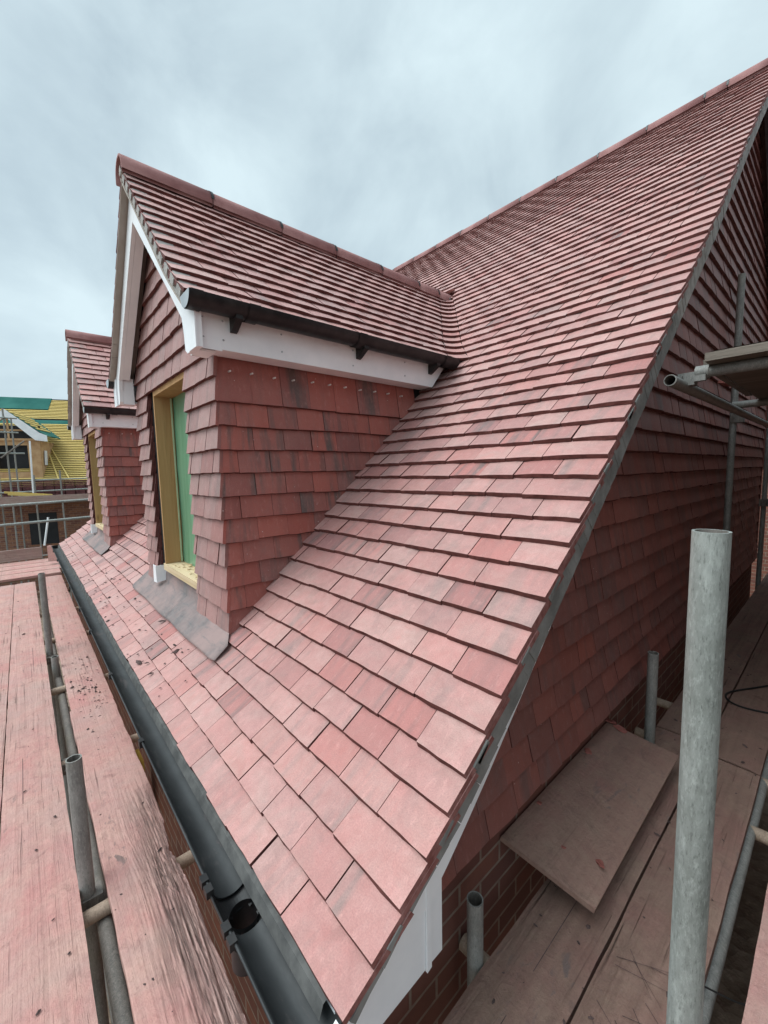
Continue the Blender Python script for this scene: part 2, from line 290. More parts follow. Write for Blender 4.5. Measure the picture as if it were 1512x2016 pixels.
# ------------------------------------------------------------------ mesh helpers
class MB:
    def __init__(s): s.v = []; s.f = []; s.mi = []; s.uv = []; s.ti = []; s.mats = []; s.sm = []
    def mat(s, m):
        if m not in s.mats: s.mats.append(m)
        return s.mats.index(m)
    def face(s, pts, m, uvs=None, tint=(0.5, 0.5, 0.5), smooth=False):
        b = len(s.v); s.v += [tuple(p) for p in pts]; s.f.append(list(range(b, b+len(pts)))); s.mi.append(s.mat(m))
        s.uv += uvs if uvs else [(0, 0)]*len(pts); s.ti.append(tint); s.sm.append(smooth)
    def idx(s, verts, faces, m, smooth=False, tint=(0.5, 0.5, 0.5)):
        b = len(s.v); s.v += [tuple(p) for p in verts]; k = s.mat(m)
        for f in faces:
            s.f.append([b+i for i in f]); s.mi.append(k); s.uv += [(0, 0)]*len(f); s.ti.append(tint); s.sm.append(smooth)
    def box(s, x0, x1, y0, y1, z0, z1, m):
        v = [(x, y, z) for z in (z0, z1) for y in (y0, y1) for x in (x0, x1)]
        s.idx(v, [(0, 2, 3, 1), (4, 5, 7, 6), (0, 1, 5, 4), (2, 6, 7, 3), (0, 4, 6, 2), (1, 3, 7, 5)], m)
    def hexa(s, v, m):
        """8 corners: 4 of the bottom loop then 4 of the top loop"""
        s.idx(v, [(3, 2, 1, 0), (4, 5, 6, 7), (0, 1, 5, 4), (1, 2, 6, 5), (2, 3, 7, 6), (3, 0, 4, 7)], m)
    def prism(s, poly, off, m):
        n = len(poly); v = [Vector(p) for p in poly]; o = Vector(off); w_ = [p+o for p in v]
        s.idx(v+w_, [tuple(range(n))[::-1], tuple(range(n, 2*n))] + [(i, (i+1) % n, n+(i+1) % n, n+i) for i in range(n)], m)
    def tube(s, a, b, r, m, n=20, hollow=True, wall=0.004, bumpy=0.0):
        a = Vector(a); b = Vector(b); d = (b-a).normalized(); u = d.orthogonal().normalized(); w_ = d.cross(u)
        rings = 2 if not bumpy else max(2, int((b-a).length/0.03))
        vs = []; fs = []
        for j in range(rings):
            c = a+(b-a)*(j/(rings-1))
            for i in range(n):
                t = 2*math.pi*i/n; rr = r
                if bumpy: rr += bumpy*noise.noise(Vector((c.x*30+math.cos(t), c.y*30+math.sin(t), c.z*30)))
                vs.append(c+(u*math.cos(t)+w_*math.sin(t))*rr)
        for j in range(rings-1):
            for i in range(n): fs.append((j*n+i, j*n+(i+1) % n, (j+1)*n+(i+1) % n, (j+1)*n+i))
        s.idx(vs, fs, m, True)
        ri = r-wall
        for c, sg in ((a, 1), (b, -1)):
            ro = [c+(u*math.cos(2*math.pi*i/n)+w_*math.sin(2*math.pi*i/n))*r for i in range(n)]
            if hollow:
                rin = [c+(u*math.cos(2*math.pi*i/n)+w_*math.sin(2*math.pi*i/n))*ri for i in range(n)]
                dp = [p+d*sg*0.12 for p in rin]
                f = [(i, (i+1) % n, n+(i+1) % n, n+i) for i in range(n)]
                s.idx(ro+rin, f if sg < 0 else [q[::-1] for q in f], m)
                s.idx(rin+dp, f if sg < 0 else [q[::-1] for q in f], m_tubed, True)
                s.idx(dp, [tuple(range(n))], m_dark)
            else: s.idx(ro, [tuple(range(n))], m)
    def build(s, name, parent=None, label=None):
        me = bpy.data.meshes.new(name); me.from_pydata(s.v, [], s.f)
        for m in s.mats: me.materials.append(m)
        me.polygons.foreach_set('material_index', s.mi); me.polygons.foreach_set('use_smooth', s.sm)
        uvl = me.uv_layers.new(name='uv'); flat = [c for p in s.uv for c in p]; uvl.data.foreach_set('uv', flat)
        ca = me.color_attributes.new('tint', 'FLOAT_COLOR', 'CORNER')
        ca.data.foreach_set('color', [c for f, t in zip(s.f, s.ti) for _ in f for c in (*t, 1.0)])
        me.update(); o = bpy.data.objects.new(name, me); COL.objects.link(o)
        if parent: o.parent = parent
        if label: o['label'] = label
        return o
def thing(name, label, cat, loc=(0, 0, 0), rz=0.0, group=None):
    o = bpy.data.objects.new(name, None); COL.objects.link(o); o.location = loc; o.rotation_euler = (0, 0, rz); o.empty_display_size = 0.2
    return tag(o, label, cat, group)
def tag(o, label, cat, group=None, kind=None):
    o['label'] = label; o['category'] = cat
    if group: o['group'] = group
    if kind: o['kind'] = kind
    return o
def structure(o): o['kind'] = 'structure'; return o

rnd = random.Random(5)
def tile(mb, bl, br, ul, ur, n, mtop, th=0.0125, nu=4, camber=0.0024, jit=0.0016, uw=0.166, mside=None, lip=.0025):
    """one plain tile: bl/br lower corners and ul/ur upper corners of its top face, n outward normal"""
    bl, br, ul, ur = (Vector(p) for p in (bl, br, ul, ur)); n = Vector(n)
    lift = [rnd.gauss(0, jit*0.8) for _ in range(2)]
    sl = (bl-ul).normalized(); slide = rnd.gauss(0, jit)
    bl = bl+n*lift[0]+sl*slide; br = br+n*lift[1]+sl*(slide+rnd.gauss(0, jit*0.5))
    t = (rnd.random(), rnd.random(), rnd.random()); uo, vo = rnd.uniform(0, 40), rnd.uniform(0, 40)
    wid = (br-bl).length; ln = (ul-bl).length; cam_ = camber*rnd.uniform(0.4, 1.5)
    top = []; lo = []
    for i in range(nu+1):
        q = i/nu; c = -cam_*(2*q-1)**2
        p = bl.lerp(br, q)+n*c
        if 0 < i < nu: p = p+sl*rnd.gauss(0, jit*0.45)
        top.append(p); lo.append(p-n*(th+rnd.uniform(-.0006, .0006))+sl*rnd.gauss(lip, .0011))
    up = [ul.lerp(ur, i/nu)+n*(-cam_*(2*i/nu-1)**2) for i in range(nu+1)]
    for i in range(nu):
        u0, u1 = uo+wid*i/nu, uo+wid*(i+1)/nu
        mb.face((top[i], top[i+1], up[i+1], up[i]), mtop, [(u0, vo), (u1, vo), (u1, vo+ln), (u0, vo+ln)], t)
        mb.face((lo[i], lo[i+1], top[i+1], top[i]), m_edge, None, t)
    mb.face((lo[0], top[0], up[0], up[0]-n*th), m_edge, None, t)
    mb.face((top[-1], lo[-1], up[-1]-n*th, up[-1]), mside or m_edge, [(uo, vo), (uo+.012, vo), (uo+.012, vo+ln), (uo, vo+ln)], t)

# ------------------------------------------------------------------ main roof profile (gable verge lies in the plane X = 0)
PITCH = R_(43.32); CP, SP = math.cos(PITCH), math.sin(PITCH); G = 0.10273; TP = math.tan(PITCH)
KICK = [(-0.005, 0.057), (0.070, 0.110), (0.149, 0.1695), (0.2285, 0.2295), (0.303, 0.2915), (0.3745, 0.3545)]
def lift_(y): return 0.055*max(0.0, min(1.0, (y-2.6)/1.1))     # the slope sags a little below mid height
def prof(k): return KICK[k] if k < len(KICK) else (k*G*CP, k*G*SP+lift_(k*G*CP))
def roof_z(y):
    for k in range(5):
        a, b = prof(k), prof(k+1)
        if y < b[0]: return a[1]+(y-a[0])*(b[1]-a[1])/(b[0]-a[0])
    return y*TP+lift_(y)
NK = 62; DZ = G*SP; TH = 0.0185; W = 0.1662; LEFT = -7.64
RY, RZ = 4.675, 4.507
DORMERS = (-2.2, -5.7)
KD0 = 26
def dx(z):
    """half width of a dormer roof at height z"""
    k = (z-KD0*DZ)/DZ
    kick = 0.04*max(0, 1-k/3.2)**1.5 if k >= 0 else 0.04
    return max(0.0, (2.80-z)/1.054+kick)
NORM = Vector((0, -SP, CP))

house = thing('brick_house', 'red tiled chalet house with two gabled dormers and a tile hung gable wall', 'house')
mb = MB()
def main_seg(k, x0, x1, s0=0.0, s1=0.0):
    y, z = prof(k); y2, z2 = prof(k+1)
    d2 = Vector((0, y2-y, z2-z)); n = Vector((0, -d2.z, d2.y)).normalized()
    th_ = TH if k < 14 else max(.0152, TH-(k-14)*.00028)
    Q = Vector((0, y2, z2))-n*th_; P = Vector((0, y, z)); U = P+(Q-P)*2.15
    near = math.hypot((x0+x1)/2-0.5, y+0.4, z-1.08)
    tile(mb, (x0, y, z), (x1, y, z), (x0+s0*2.15, U.y, U.z), (x1+s1*2.15, U.y, U.z), n, m_roof, th_-.001, 4 if near < 5 else 2, mside=m_vedge if x1 > -.01 else None, lip=.0062)
for k in range(NK):
    y, z = prof(k); zm = z+0.5*DZ
    wv = rnd.uniform(-.003, .003)
    edges = [0.0+rnd.uniform(-.003, .002)]
    x = -1.5*W if k % 2 == 0 else -W
    while x > LEFT: edges.append(x+rnd.uniform(-.0015, .0015)); x -= W
    edges.append(LEFT)
    for a, b in zip(edges[:-1], edges[1:]):
        if a-b < 0.02: continue
        x1, x0 = a-rnd.uniform(.0006, .003), b+rnd.uniform(.0006, .003)
        segs = [(x0, x1, 0.0, 0.0)]
        for c in DORMERS:
            if z > KD0*DZ-0.01: h = dx(z+0.0*DZ)+0.075
            elif y > 0.38: h = 0.76
            else: continue
            if z > 2.80+0.02: continue
            ns = []; dq = dx(z+DZ)-dx(z) if z > KD0*DZ-0.01 else 0.0
            for s0, s1, q0, q1 in segs:
                if s1 <= c-h or s0 >= c+h: ns.append((s0, s1, q0, q1)); continue
                if s0 < c-h: ns.append((s0, c-h, q0, -dq))
                if s1 > c+h: ns.append((c+h, s1, dq, q1))
            segs = ns
        for s0, s1, q0, q1 in segs:
            if s1-s0 > 0.012: main_seg(k, s0, s1, q0, q1)
# felted deck and the rear slope
def deck(mb, off):
    pts = [(prof(0)[0]+0.03, prof(0)[1]-off)] + [(prof(k)[0], prof(k)[1]-off) for k in (2, 4, 8)] + [(RY, RZ-0.09-off*0.4)]
    for a, b in zip(pts[:-1], pts[1:]):
        mb.face(((LEFT+.03, a[0], a[1]), (-.03, a[0], a[1]), (-.03, b[0], b[1]), (LEFT+.03, b[0], b[1])), m_felt)
deck(mb, 0.06)
k = 14
zr0 = k*G*SP
mb.face(((LEFT, 2*RY-k*G*CP, zr0), (0, 2*RY-k*G*CP, zr0), (0, RY, RZ-.12), (LEFT, RY, RZ-.12)), m_roof, [(0, 0), (7.6, 0), (7.6, 6), (0, 6)])
roof = mb.build('roof', house)
# ridge
def ridge_piece(mb, a, b, r, drop, mat):
    """half-round ridge tile from a to b"""
    a = Vector(a); b = Vector(b); d = (b-a).normalized(); sd_ = d.cross(Vector((0, 0, 1))).normalized(); n = 12
    prof_ = [(-r*1.02, -r-drop)] + [(math.cos(math.pi-math.pi*i/n)*r, math.sin(math.pi*i/n)*r*0.86-r) for i in range(n+1)] + [(r*1.02, -r-drop)]
    vs = []
    for c, e in ((a, 0.0), (b, 0.0)):
        vs += [c+sd_*p[0]+Vector((0, 0, p[1])) for p in prof_]
    for c in (a, b): vs += [c+sd_*p[0]*0.86+Vector((0, 0, p[1]-0.014)) for p in prof_]
    m_ = len(prof_); fs = []
    for i in range(m_-1):
        fs.append((i, i+1, m_+i+1, m_+i)); fs.append((2*m_+i+1, 2*m_+i, 3*m_+i, 3*m_+i+1))
        fs.append((i+1, i, 2*m_+i, 2*m_+i+1)); fs.append((m_+i, m_+i+1, 3*m_+i+1, 3*m_+i))
    mb.idx(vs, fs, mat, True)
def ridge_clip(mb, c, d, r):
    """dark plastic union strap between two ridge tiles"""
    c = Vector(c); d = Vector(d).normalized(); sd_ = d.cross(Vector((0, 0, 1))).normalized(); n = 12; vs = []; R2 = r+.003
    for e in (-.008, .008):
        vs += [c+d*e+sd_*math.cos(math.pi-math.pi*i/n)*R2+Vector((0, 0, math.sin(math.pi*i/n)*R2*0.86-r)) for i in range(n+1)]
    mb.idx(vs, [(i, i+1, n+2+i, n+1+i) for i in range(n)], m_black, True)
    top = c+Vector((0, 0, -r*.14))
    mb.box(top.x-.012, top.x+.012, top.y-.012, top.y+.012, top.z-.004, top.z+.011, m_black)
xs = [0.0, -0.343] + [-0.506-0.4642*i for i in range(16)]
for a, b in zip(xs[:-1], xs[1:]):
    m1 = MB(); jz = rnd.uniform(-.004, .004); ridge_piece(m1, (a-.003, RY, RZ+jz), (b+.003, RY, RZ+jz), 0.09, 0.022, m_ridge)
    rt = m1.build('ridge_tile', roof)
    m2 = MB(); ridge_clip(m2, (b, RY, RZ), (1, 0, 0), 0.09); m2.build('ridge_clip', roof)

# verge: mortar bed with the tile ends showing, undercloak strip, barge board and box end
OM = [(0, .06), (.2, .064), (.35, .095), (.6, .112), (.86, .118), (1.1, .12), (1.6, .12), (9, .115)]
def om(y):
    for (a, p), (b, q) in zip(OM[:-1], OM[1:]):
        if y <= b: return p+(q-p)*max(0, y-a)/(b-a)
    return .115
mb = MB()
for k in range(0, NK-1):
    (y, z), (y2, z2) = prof(k), prof(k+1)
    d2 = Vector((0, y2-y, z2-z)).normalized(); n = Vector((0, -d2.z, d2.y))
    P = Vector((0, y, z)); Q = Vector((0, y2, z2))
    def pt(p, o, x): q = p-n*o; return (x, q.y, q.z)
    j = [rnd.uniform(-.004, .004) for _ in range(2)]
    for e in (0.0, 0.5):      # mortar face, slightly rough
        A = P.lerp(Q, e); B = P.lerp(Q, e+0.5)
        oa, ob = om(A.y), om(B.y)
        mb.hexa([pt(A, oa, -.09), pt(A, oa+rnd.uniform(-.002, .002), -.006+j[0]*.4), pt(B, ob+rnd.uniform(-.002, .002), -.006+j[1]*.4), pt(B, ob, -.09),
             pt(A, .040, -.09), pt(A, .040, -.006+j[0]*.4), pt(B, .040, -.006+j[1]*.4), pt(B, .040, -.09)], m_mortarg if k < 26 else m_mortar)
    # smears of mortar squeezed out over the tile ends
    for q in range(2):
        if rnd.random() < 0.4:
            A = P.lerp(Q, rnd.uniform(0, .4)); B = P.lerp(Q, rnd.uniform(.5, .98)); o_ = rnd.uniform(.02, .03)
            mb.hexa([pt(A, .045, -.006), pt(A, .045, .0), pt(B, .043, .0), pt(B, .043, -.006), pt(A, o_, -.004), pt(A, o_+.003, .0), pt(B, o_+.009, .0), pt(B, o_+.007, -.004)], m_mortarg if k < 26 else m_mortar)
mb.build('verge_mortar', roof)
mb = MB()
def off_pt(y, o, x):
    z = roof_z(y); return (x, y+o*SP, z-o*CP)
ys = [0.0, 0.07, 0.15, 0.23, 0.3, 0.4, 0.6, 0.9, 1.3, 1.8, 2.4, 3.2, 4.0, RY-.06]
def bw(y): return (0.138 if y < 1.2 else 0.128)-0.05
for a, b in zip(ys[:-1], ys[1:]):
    if a < 0.15: continue
    top, x = 0.05, -0.018
    mb.hexa([off_pt(a, top+bw(a), x-.1), off_pt(a, top+bw(a), x), off_pt(b, top+bw(b), x), off_pt(b, top+bw(b), x-.1),
             off_pt(a, top, x-.1), off_pt(a, top, x), off_pt(b, top, x), off_pt(b, top, x-.1)], m_white)
# box end plate that closes the eaves, in two lapped sheets
def plate(y0, y1, zb0, zb1, x):
    a, b = (x, y0, roof_z(y0)-.06), (x, y1, roof_z(y1)-.06)
    mb.prism([(x, a[1], zb0), (x, b[1], zb1), (x, b[1], b[2]), (x, a[1], a[2])], (-.02, 0, 0), m_white)
plate(0.03, 0.246, -.098, -.088, -.022); plate(0.247, 0.262, -.092, -.088, -.016); plate(0.263, 0.305, -.085, -.085, -.021); plate(-0.035, 0.029, -.1, -.098, -.020)
mb.build('barge_board', house)
# rear verge board, in a dark colour
mb = MB()
for a, b in ((0.0, 3.6),):
    def rp(t, o, x): return (x, RY+t*CP+0*o, RZ-.12-t*SP-o)
    mb.hexa([rp(a, .26, -.1), rp(a, .26, -.015), rp(b, .26, -.015), rp(b, .26, -.1), rp(a, .0, -.1), rp(a, .0, -.015), rp(b, .0, -.015), rp(b, .0, -.1)], m_darkverge)
mb.build('rear_barge_board', house)

# tile hung gable wall
mb = MB(); GX = -0.13; GT = 0.1126; GZ0 = -0.082
k = 0
while True:
    zb = GZ0+k*GT; kick = 0.02*max(0, 1-k/2.5)
    if zb > 4.3: break
    ya_b = max(0.08, (zb+0.075)/TP); ya_t = max(0.08, (zb+GT*2.1+0.06)/TP)
    zt = zb+GT
    ye = 6.5 if zb < 2.3 else min(6.5, RY+(RZ-.25-zb)/TP)
    y = ya_b-(0.083 if k % 2 else 0)-0.1
    while y < ye:
        y0 = y+rnd.uniform(.0005, .002); y1 = y+0.1655-rnd.uniform(.0005, .002)
        y += 0.1655
        if y1 < ya_b: continue
        y1 = min(y1, ye)
        if y1-y0 < .02: continue
        x = GX+kick; x2 = GX+max(0, kick-.008)-.0205; up = 2.1 if zb < 4.0 else 1.2
        # keep the upper corners below the verge
        u0 = max(y0, (zb+GT*up+0.05)/TP); u1 = max(y1, (zb+GT*up+0.05)/TP)
        b0 = max(y0, ya_b)
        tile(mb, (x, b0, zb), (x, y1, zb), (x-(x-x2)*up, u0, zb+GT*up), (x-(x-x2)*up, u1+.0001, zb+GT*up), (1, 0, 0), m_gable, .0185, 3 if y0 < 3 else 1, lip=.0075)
    k += 1
# backing
mb.face(((GX-.05, .08, -.06), (GX-.05, 6.5, -.06), (GX-.05, 6.5, 2.7), (GX-.05, RY, RZ-.35), (GX-.05, .3, .1)), m_felt)
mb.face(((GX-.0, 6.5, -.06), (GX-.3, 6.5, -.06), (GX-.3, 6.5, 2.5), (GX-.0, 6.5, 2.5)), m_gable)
mb.build('tile_hung_gable', house)
mb = MB()
mb.box(-.3, -.17, 0.09, 6.5, -3.2, -.07, m_brick)
mb.build('gable_wall', house)
mb = MB(); mb.box(LEFT+.1, -.302, 0.092, 0.2, -3.2, -.07, m_brickx); mb.box(LEFT+.1, -.305, 6.39, 6.5, -3.2, 2.4, m_brickx); mb.box(LEFT+.1, LEFT+.2, .205, 6.385, -3.2, -.1, m_brick)
mb.build('front_wall', house)
mb = MB(); mb.box(LEFT, -.045, 0.008, 0.026, -.14, .018, m_white); mb.box(LEFT, -.045, .0265, .12, -.14, -.128, m_white)
mb.build('fascia', house)

# main gutter with running outlet
def halfround(mb, x0, x1, cy, cz, r, m, n=16, hole=None, wall=.003):
    def ring(x, rr): return [Vector((x, cy-rr*math.cos(math.pi*i/n), cz-rr*math.sin(math.pi*i/n))) for i in range(n+1)]
    if not hole:
        for rr in (r, r-wall): mb.idx(ring(x0, rr)+ring(x1, rr), [(i, i+1, n+2+i, n+1+i) for i in range(n)], m, True)
    xs_ = [x0, x1] if not hole else [x0+(x1-x0)*i/14 for i in range(15)]
    for a, b in zip(xs_[:-1], xs_[1:]):
        A, B, C_, D = ring(a, r), ring(b, r), ring(a, r-wall), ring(b, r-wall)
        for i in range(n if hole else 0):
            mid = (C_[i]+D[i+1])*0.5
            if hole and math.hypot(mid.x-hole[0], mid.y-cy) < hole[1] and mid.z < cz-r*.5: continue
            mb.idx([A[i], A[i+1], B[i+1], B[i]], [(0, 1, 2, 3)], m, True); mb.idx([C_[i], C_[i+1], D[i+1], D[i]], [(3, 2, 1, 0)], m, True)
        for i in (0, n): mb.idx([A[i], B[i], D[i], C_[i]], [(0, 1, 2, 3)], m)
    for x in (x0, x1):
        A, C_ = ring(x, r), ring(x, r-wall)
        for i in range(n): mb.idx([A[i], A[i+1], C_[i+1], C_[i]], [(0, 1, 2, 3)], m)
mb = MB(); GY, GZc, GR = -0.040, 0.022, 0.053
halfround(mb, LEFT-.06, -.452, GY, GZc, GR, m_gutter); halfround(mb, -.335, -.02, GY, GZc, GR, m_gutter)
# roll along the outer lip
mb.tube((LEFT-.06, GY-GR-.001, GZc), (-.455, GY-GR-.001, GZc), .0035, m_gutter, 8, False); mb.tube((-.335, GY-GR-.001, GZc), (-.02, GY-GR-.001, GZc), .0035, m_gutter, 8, False)
# felt support tray between tile and gutter
mb.face(((LEFT, .03, .046), (-.06, .03, .046), (-.06, -.008, .0325), (LEFT, -.008, .0325)), m_tray); mb.face(((LEFT, -.008, .0325), (-.06, -.008, .0325), (-.06, -.019, .004), (LEFT, -.019, .004)), m_tray)
gut = mb.build('gutter', house)
mb = MB(); halfround(mb, -.49, -.30, GY, GZc-.004, GR+.006, m_black, 24, (-.375, .034))
n_ = 24; cyl = [Vector((-.375+.036*math.cos(6.28318*i/n_), GY+.036*math.sin(6.28318*i/n_), z_)) for z_ in (GZc-GR+.012, GZc-GR-.12) for i in range(n_)]
mb.idx(cyl, [(i, (i+1) % n_, n_+(i+1) % n_, n_+i) for i in range(n_)], m_black, True)
for x in (-.49, -.455, -.335, -.30): mb.box(x-.012, x+.012, GY-GR-.014, GY-GR+.004, GZc-.012, GZc+.008, m_black)
mb.build('gutter_outlet', gut)
for x in (-1.25, -2.0, -2.85, -3.5, -4.4, -5.3, -6.2, -7.1):
    m1 = MB(); m1.box(x-.014, x+.014, GY-GR-.012, GY-GR+.006, GZc-.02, GZc+.007, m_black)
    n = 10
    halfround(m1, x-.012, x+.012, GY, GZc-.002, GR+.005, m_black, 10)
    m1.build('gutter_bracket', gut)
mb = MB(); n = 14
e1 = MB(); e1.idx([Vector((-.019, GY-GR*math.cos(math.pi*i/n)*1.04, GZc-GR*math.sin(math.pi*i/n)*1.04)) for i in range(n+1)], [tuple(range(n+1))], m_black); e1.build('gutter_end_cap', gut)
mb.idx([Vector((LEFT-.062, GY-GR*math.cos(math.pi*i/n)*1.04, GZc-GR*math.sin(math.pi*i/n)*1.04)) for i in range(n+1)], [tuple(range(n+1))], m_black)
mb.build('gutter_end_cap', gut)

# ------------------------------------------------------------------ dormers
YF = 0.315       # face of the hung tiles at the front
YB = 0.18        # front edge of the dormer verge
CH = 0.83        # half width at the cheeks
DG = 0.1109; DZ0 = 0.314
KDN = 14
def dormer(c, lab):
    mb = MB()
    # dark felted carcass: front panels beside and above the window, cheeks
    yb = YF+.045
    mb.box(c-CH+.05, c-.36, yb, yb+.05, .2, 1.95, m_felt); mb.box(c+.42, c+CH-.05, yb, yb+.05, .2, 1.95, m_felt)
    mb.prism([(c-.33, yb, 1.66), (c+.42, yb, 1.66), (c+.62, yb, 1.95), (c, yb, 2.62), (c-.62, yb, 1.95)], (0, .05, 0), m_felt)
    for s in (-1, 1):
        x = c+s*(CH-.045)
        mb.prism([(x, yb+.051, .25), (x, yb+.051, 1.8), (x, 2.0, 1.8), (x, 1.9, 1.6)], (-s*.04, 0, 0), m_felt)
    root = mb.build('dormer', house, lab)
    # hung tiles
    mb = MB()
    for s in (-1, 1):
        for k in range(11):
            zb = DZ0+k*DG
            x = c+s*CH; th = .0175
            ye = zb/TP+.12
            up = 2.1 if k < 10 else 2.0
            w_ = 0.165; y = YF+(w_*0.62 if k % 2 else w_*1.12)
            edges = [YF]
            while y < ye: edges.append(y); y += w_
            edges.append(min(y, ye+.1))
            for i, (a, b) in enumerate(zip(edges[:-1], edges[1:])):
                a2, b2 = a+rnd.uniform(.0004, .0018), b-rnd.uniform(.0004, .0018)
                ua = a2+(th*up if i == 0 else 0)
                p = [(x, a2, zb), (x, b2, zb), (x-s*th*up, ua, zb+DG*up), (x-s*th*up, b2, zb+DG*up)]
                if i == 0: p[0] = (x, YF+.0163, zb); p[2] = (p[2][0], p[2][1]+.0163, p[2][2])
                if s < 0: p = [p[1], p[0], p[3], p[2]]
                tile(mb, *p, (s, 0, 0), m_cheek, .016, 4, lip=.0055)
    mb.build('tile_hanging', root)
    mb = MB()
    for k in range(22):
        zb = DZ0+k*DG
        if zb > 2.55: break
        y = YF; th = .0175; up = 2.1
        xl, xr = c-CH, c+CH
        if zb > 1.5:
            hw = (2.80-.30-zb)/1.054+.10; hw_u = (2.80-.30-zb-DG)/1.054+.10
            xl, xr = max(xl, c-hw), min(xr, c+hw)
        spans = [(xl, xr)] if zb > 1.62 else [(c-CH, c-.50-rnd.uniform(0, .008)), (c+.36+rnd.uniform(0, .004), c+CH)]
        for a, b in spans:
            w_ = 0.165; edges = [b]; x = b-(w_*0.55 if k % 2 else w_*1.0)
            while x > a+.03: edges.append(x); x -= w_
            edges.append(a)
            for i, (r_, l_) in enumerate(zip(edges[:-1], edges[1:])):
                l2, r2 = l_+rnd.uniform(.0004, .0018), r_-rnd.uniform(.0004, .0018)
                ul, ur = l2, r2
                if i == 0 and abs(b-(c+CH)) < .001: r2 = c+CH; ur = r2-th*up
                if l_ == a and abs(a-(c-CH)) < .001: l2 = c-CH; ul = l2+th*up
                if zb > 1.5:
                    lim = max(.02, (2.80-.26-zb-DG*up)/1.054+.12)
                    ul = max(ul, c-lim); ur = min(ur, c+lim)
                    if ur-ul < .005: ul, ur = min(ul, ur)-.004, max(ul, ur)+.004
                tile(mb, (l2, y, zb), (r2, y, zb), (ul, y+th*up, zb+DG*up), (ur, y+th*up, zb+DG*up), (0, -1, 0), m_front, .016, 3, lip=.005, mside=m_cheek if i == 0 and abs(b-(c+CH)) < .001 else None)
    mb.build('front_tile_hanging', root)
    # nail heads under the fascia
    for i in range(11):
        mb = MB(); y = YF+.09+i*.11+rnd.uniform(-.015, .015); x = c+CH-.005; z = 1.565+rnd.uniform(-.004, .004)
        mb.tube((x-.02, y, z), (x+.004, y, z), .0045, m_nail, 8, False); mb.build('nail', root)
    # roof slopes
    mb = MB()
    def slope_pt(k, s): z = (KD0+k)*DZ; return Vector((c+s*dx(z), 0, z))
    for s in (-1, 1):
        for k in range(KDN):
            P = slope_pt(k, s); Qr = slope_pt(k+1, s); d = (Qr-P).normalized(); n = Vector((-d.z, 0, d.x))
            if n.z < 0: n = -n
            Q = Qr-n*.0155; U = P+(Q-P)*2.15 if k < KDN-2 else P+(Q-P)*1.25
            yv = P.z/TP-.105
            x_ = YB+(1.5*W if k % 2 == 0 else W); edges = [YB+rnd.uniform(-.003, .003)]
            while x_ < yv-.03: edges.append(x_+rnd.uniform(-.0015, .0015)); x_ += W
            edges.append(yv)
            for a, b in zip(edges[:-1], edges[1:]):
                a, b = a+rnd.uniform(.0006, .0022), b-rnd.uniform(.0006, .0022)
                fu = 2.15 if k < KDN-2 else 1.25
                p = [(P.x, a, P.z), (P.x, b, P.z), (U.x, a, U.z), (U.x, b+(DZ/TP*fu if b > yv-.004 else 0), U.z)]
                if s < 0: p = [p[1], p[0], p[3], p[2]]
                tile(mb, *p, n, m_roof, TH-.001, 4)
        for k in range(KDN+1):     # valley tiles: one swept tile per course
            def arc(kk, lower):
                z = (KD0+kk)*DZ; xv = c+s*dx(z); yv_ = z/TP
                A = Vector((xv, yv_-.107, z)); V = Vector((xv+s*.012, yv_-.01, z)); B = Vector((xv+s*.077, yv_, z))
                return [(A*(1-t)**2+V*(2*t*(1-t))+B*t*t) for t in [i/8 for i in range(9)]]
            lo_ = arc(k, True); up_ = arc(k+1, False) if k < KDN else [p+Vector((0, .05, .03)) for p in lo_]
            nv = Vector((s*.5, -.5, 1)).normalized()
            up2 = [u-nv*TH for u in up_]; t_ = (rnd.random(), rnd.random(), rnd.random()); uo = rnd.uniform(0, 30)
            upx = [l+(u-l)*2.1 for l, u in zip(lo_, up2)]
            dn = [l-nv*TH for l in lo_]
            for i in range(8):
                f = (lo_[i], lo_[i+1], upx[i+1], upx[i]); g_ = (dn[i], dn[i+1], lo_[i+1], lo_[i])
                mb.face(f if s > 0 else f[::-1], m_roof, [(uo+i*.02, 0), (uo+i*.02+.02, 0), (uo+i*.02+.02, .1), (uo+i*.02, .1)], t_)
                mb.face(g_ if s > 0 else g_[::-1], m_edge)
    for s in (-1, 1):   # felt below
        mb.face([(c+s*(dx(KD0*DZ)-.02), YB+.02, KD0*DZ-.06), (c+s*(dx(KD0*DZ)-.02), 1.92, KD0*DZ-.06), (c, 2.98, 2.73), (c, YB+.02, 2.73)], m_felt)
    droof = mb.build('dormer_roof', root)
    # ridge
    ys_ = [0.165, 0.649, 1.114, 1.571, 2.037, 2.487, 2.76, 3.02]
    for i, (a, b) in enumerate(zip(ys_[:-1], ys_[1:])):
        m1 = MB(); ridge_piece(m1, (c, a+.003, 2.85-.003*i), (c, b-.003, 2.85-.003*i), 0.085, 0.03, m_ridge); m1.build('ridge_tile', root)
        if i < 6: m1 = MB(); ridge_clip(m1, (c, b, 2.85-.003*i), (0, 1, 0), 0.085); m1.build('ridge_clip', root)
    m1 = MB(); m1.box(c-.1, c+.1, 2.9, 3.06, 2.735, 2.752, m_lead); m1.build('ridge_saddle', root)
    # verge mortar, undercloak, barge boards
    mm = MB(); mu = MB(); mw = MB()
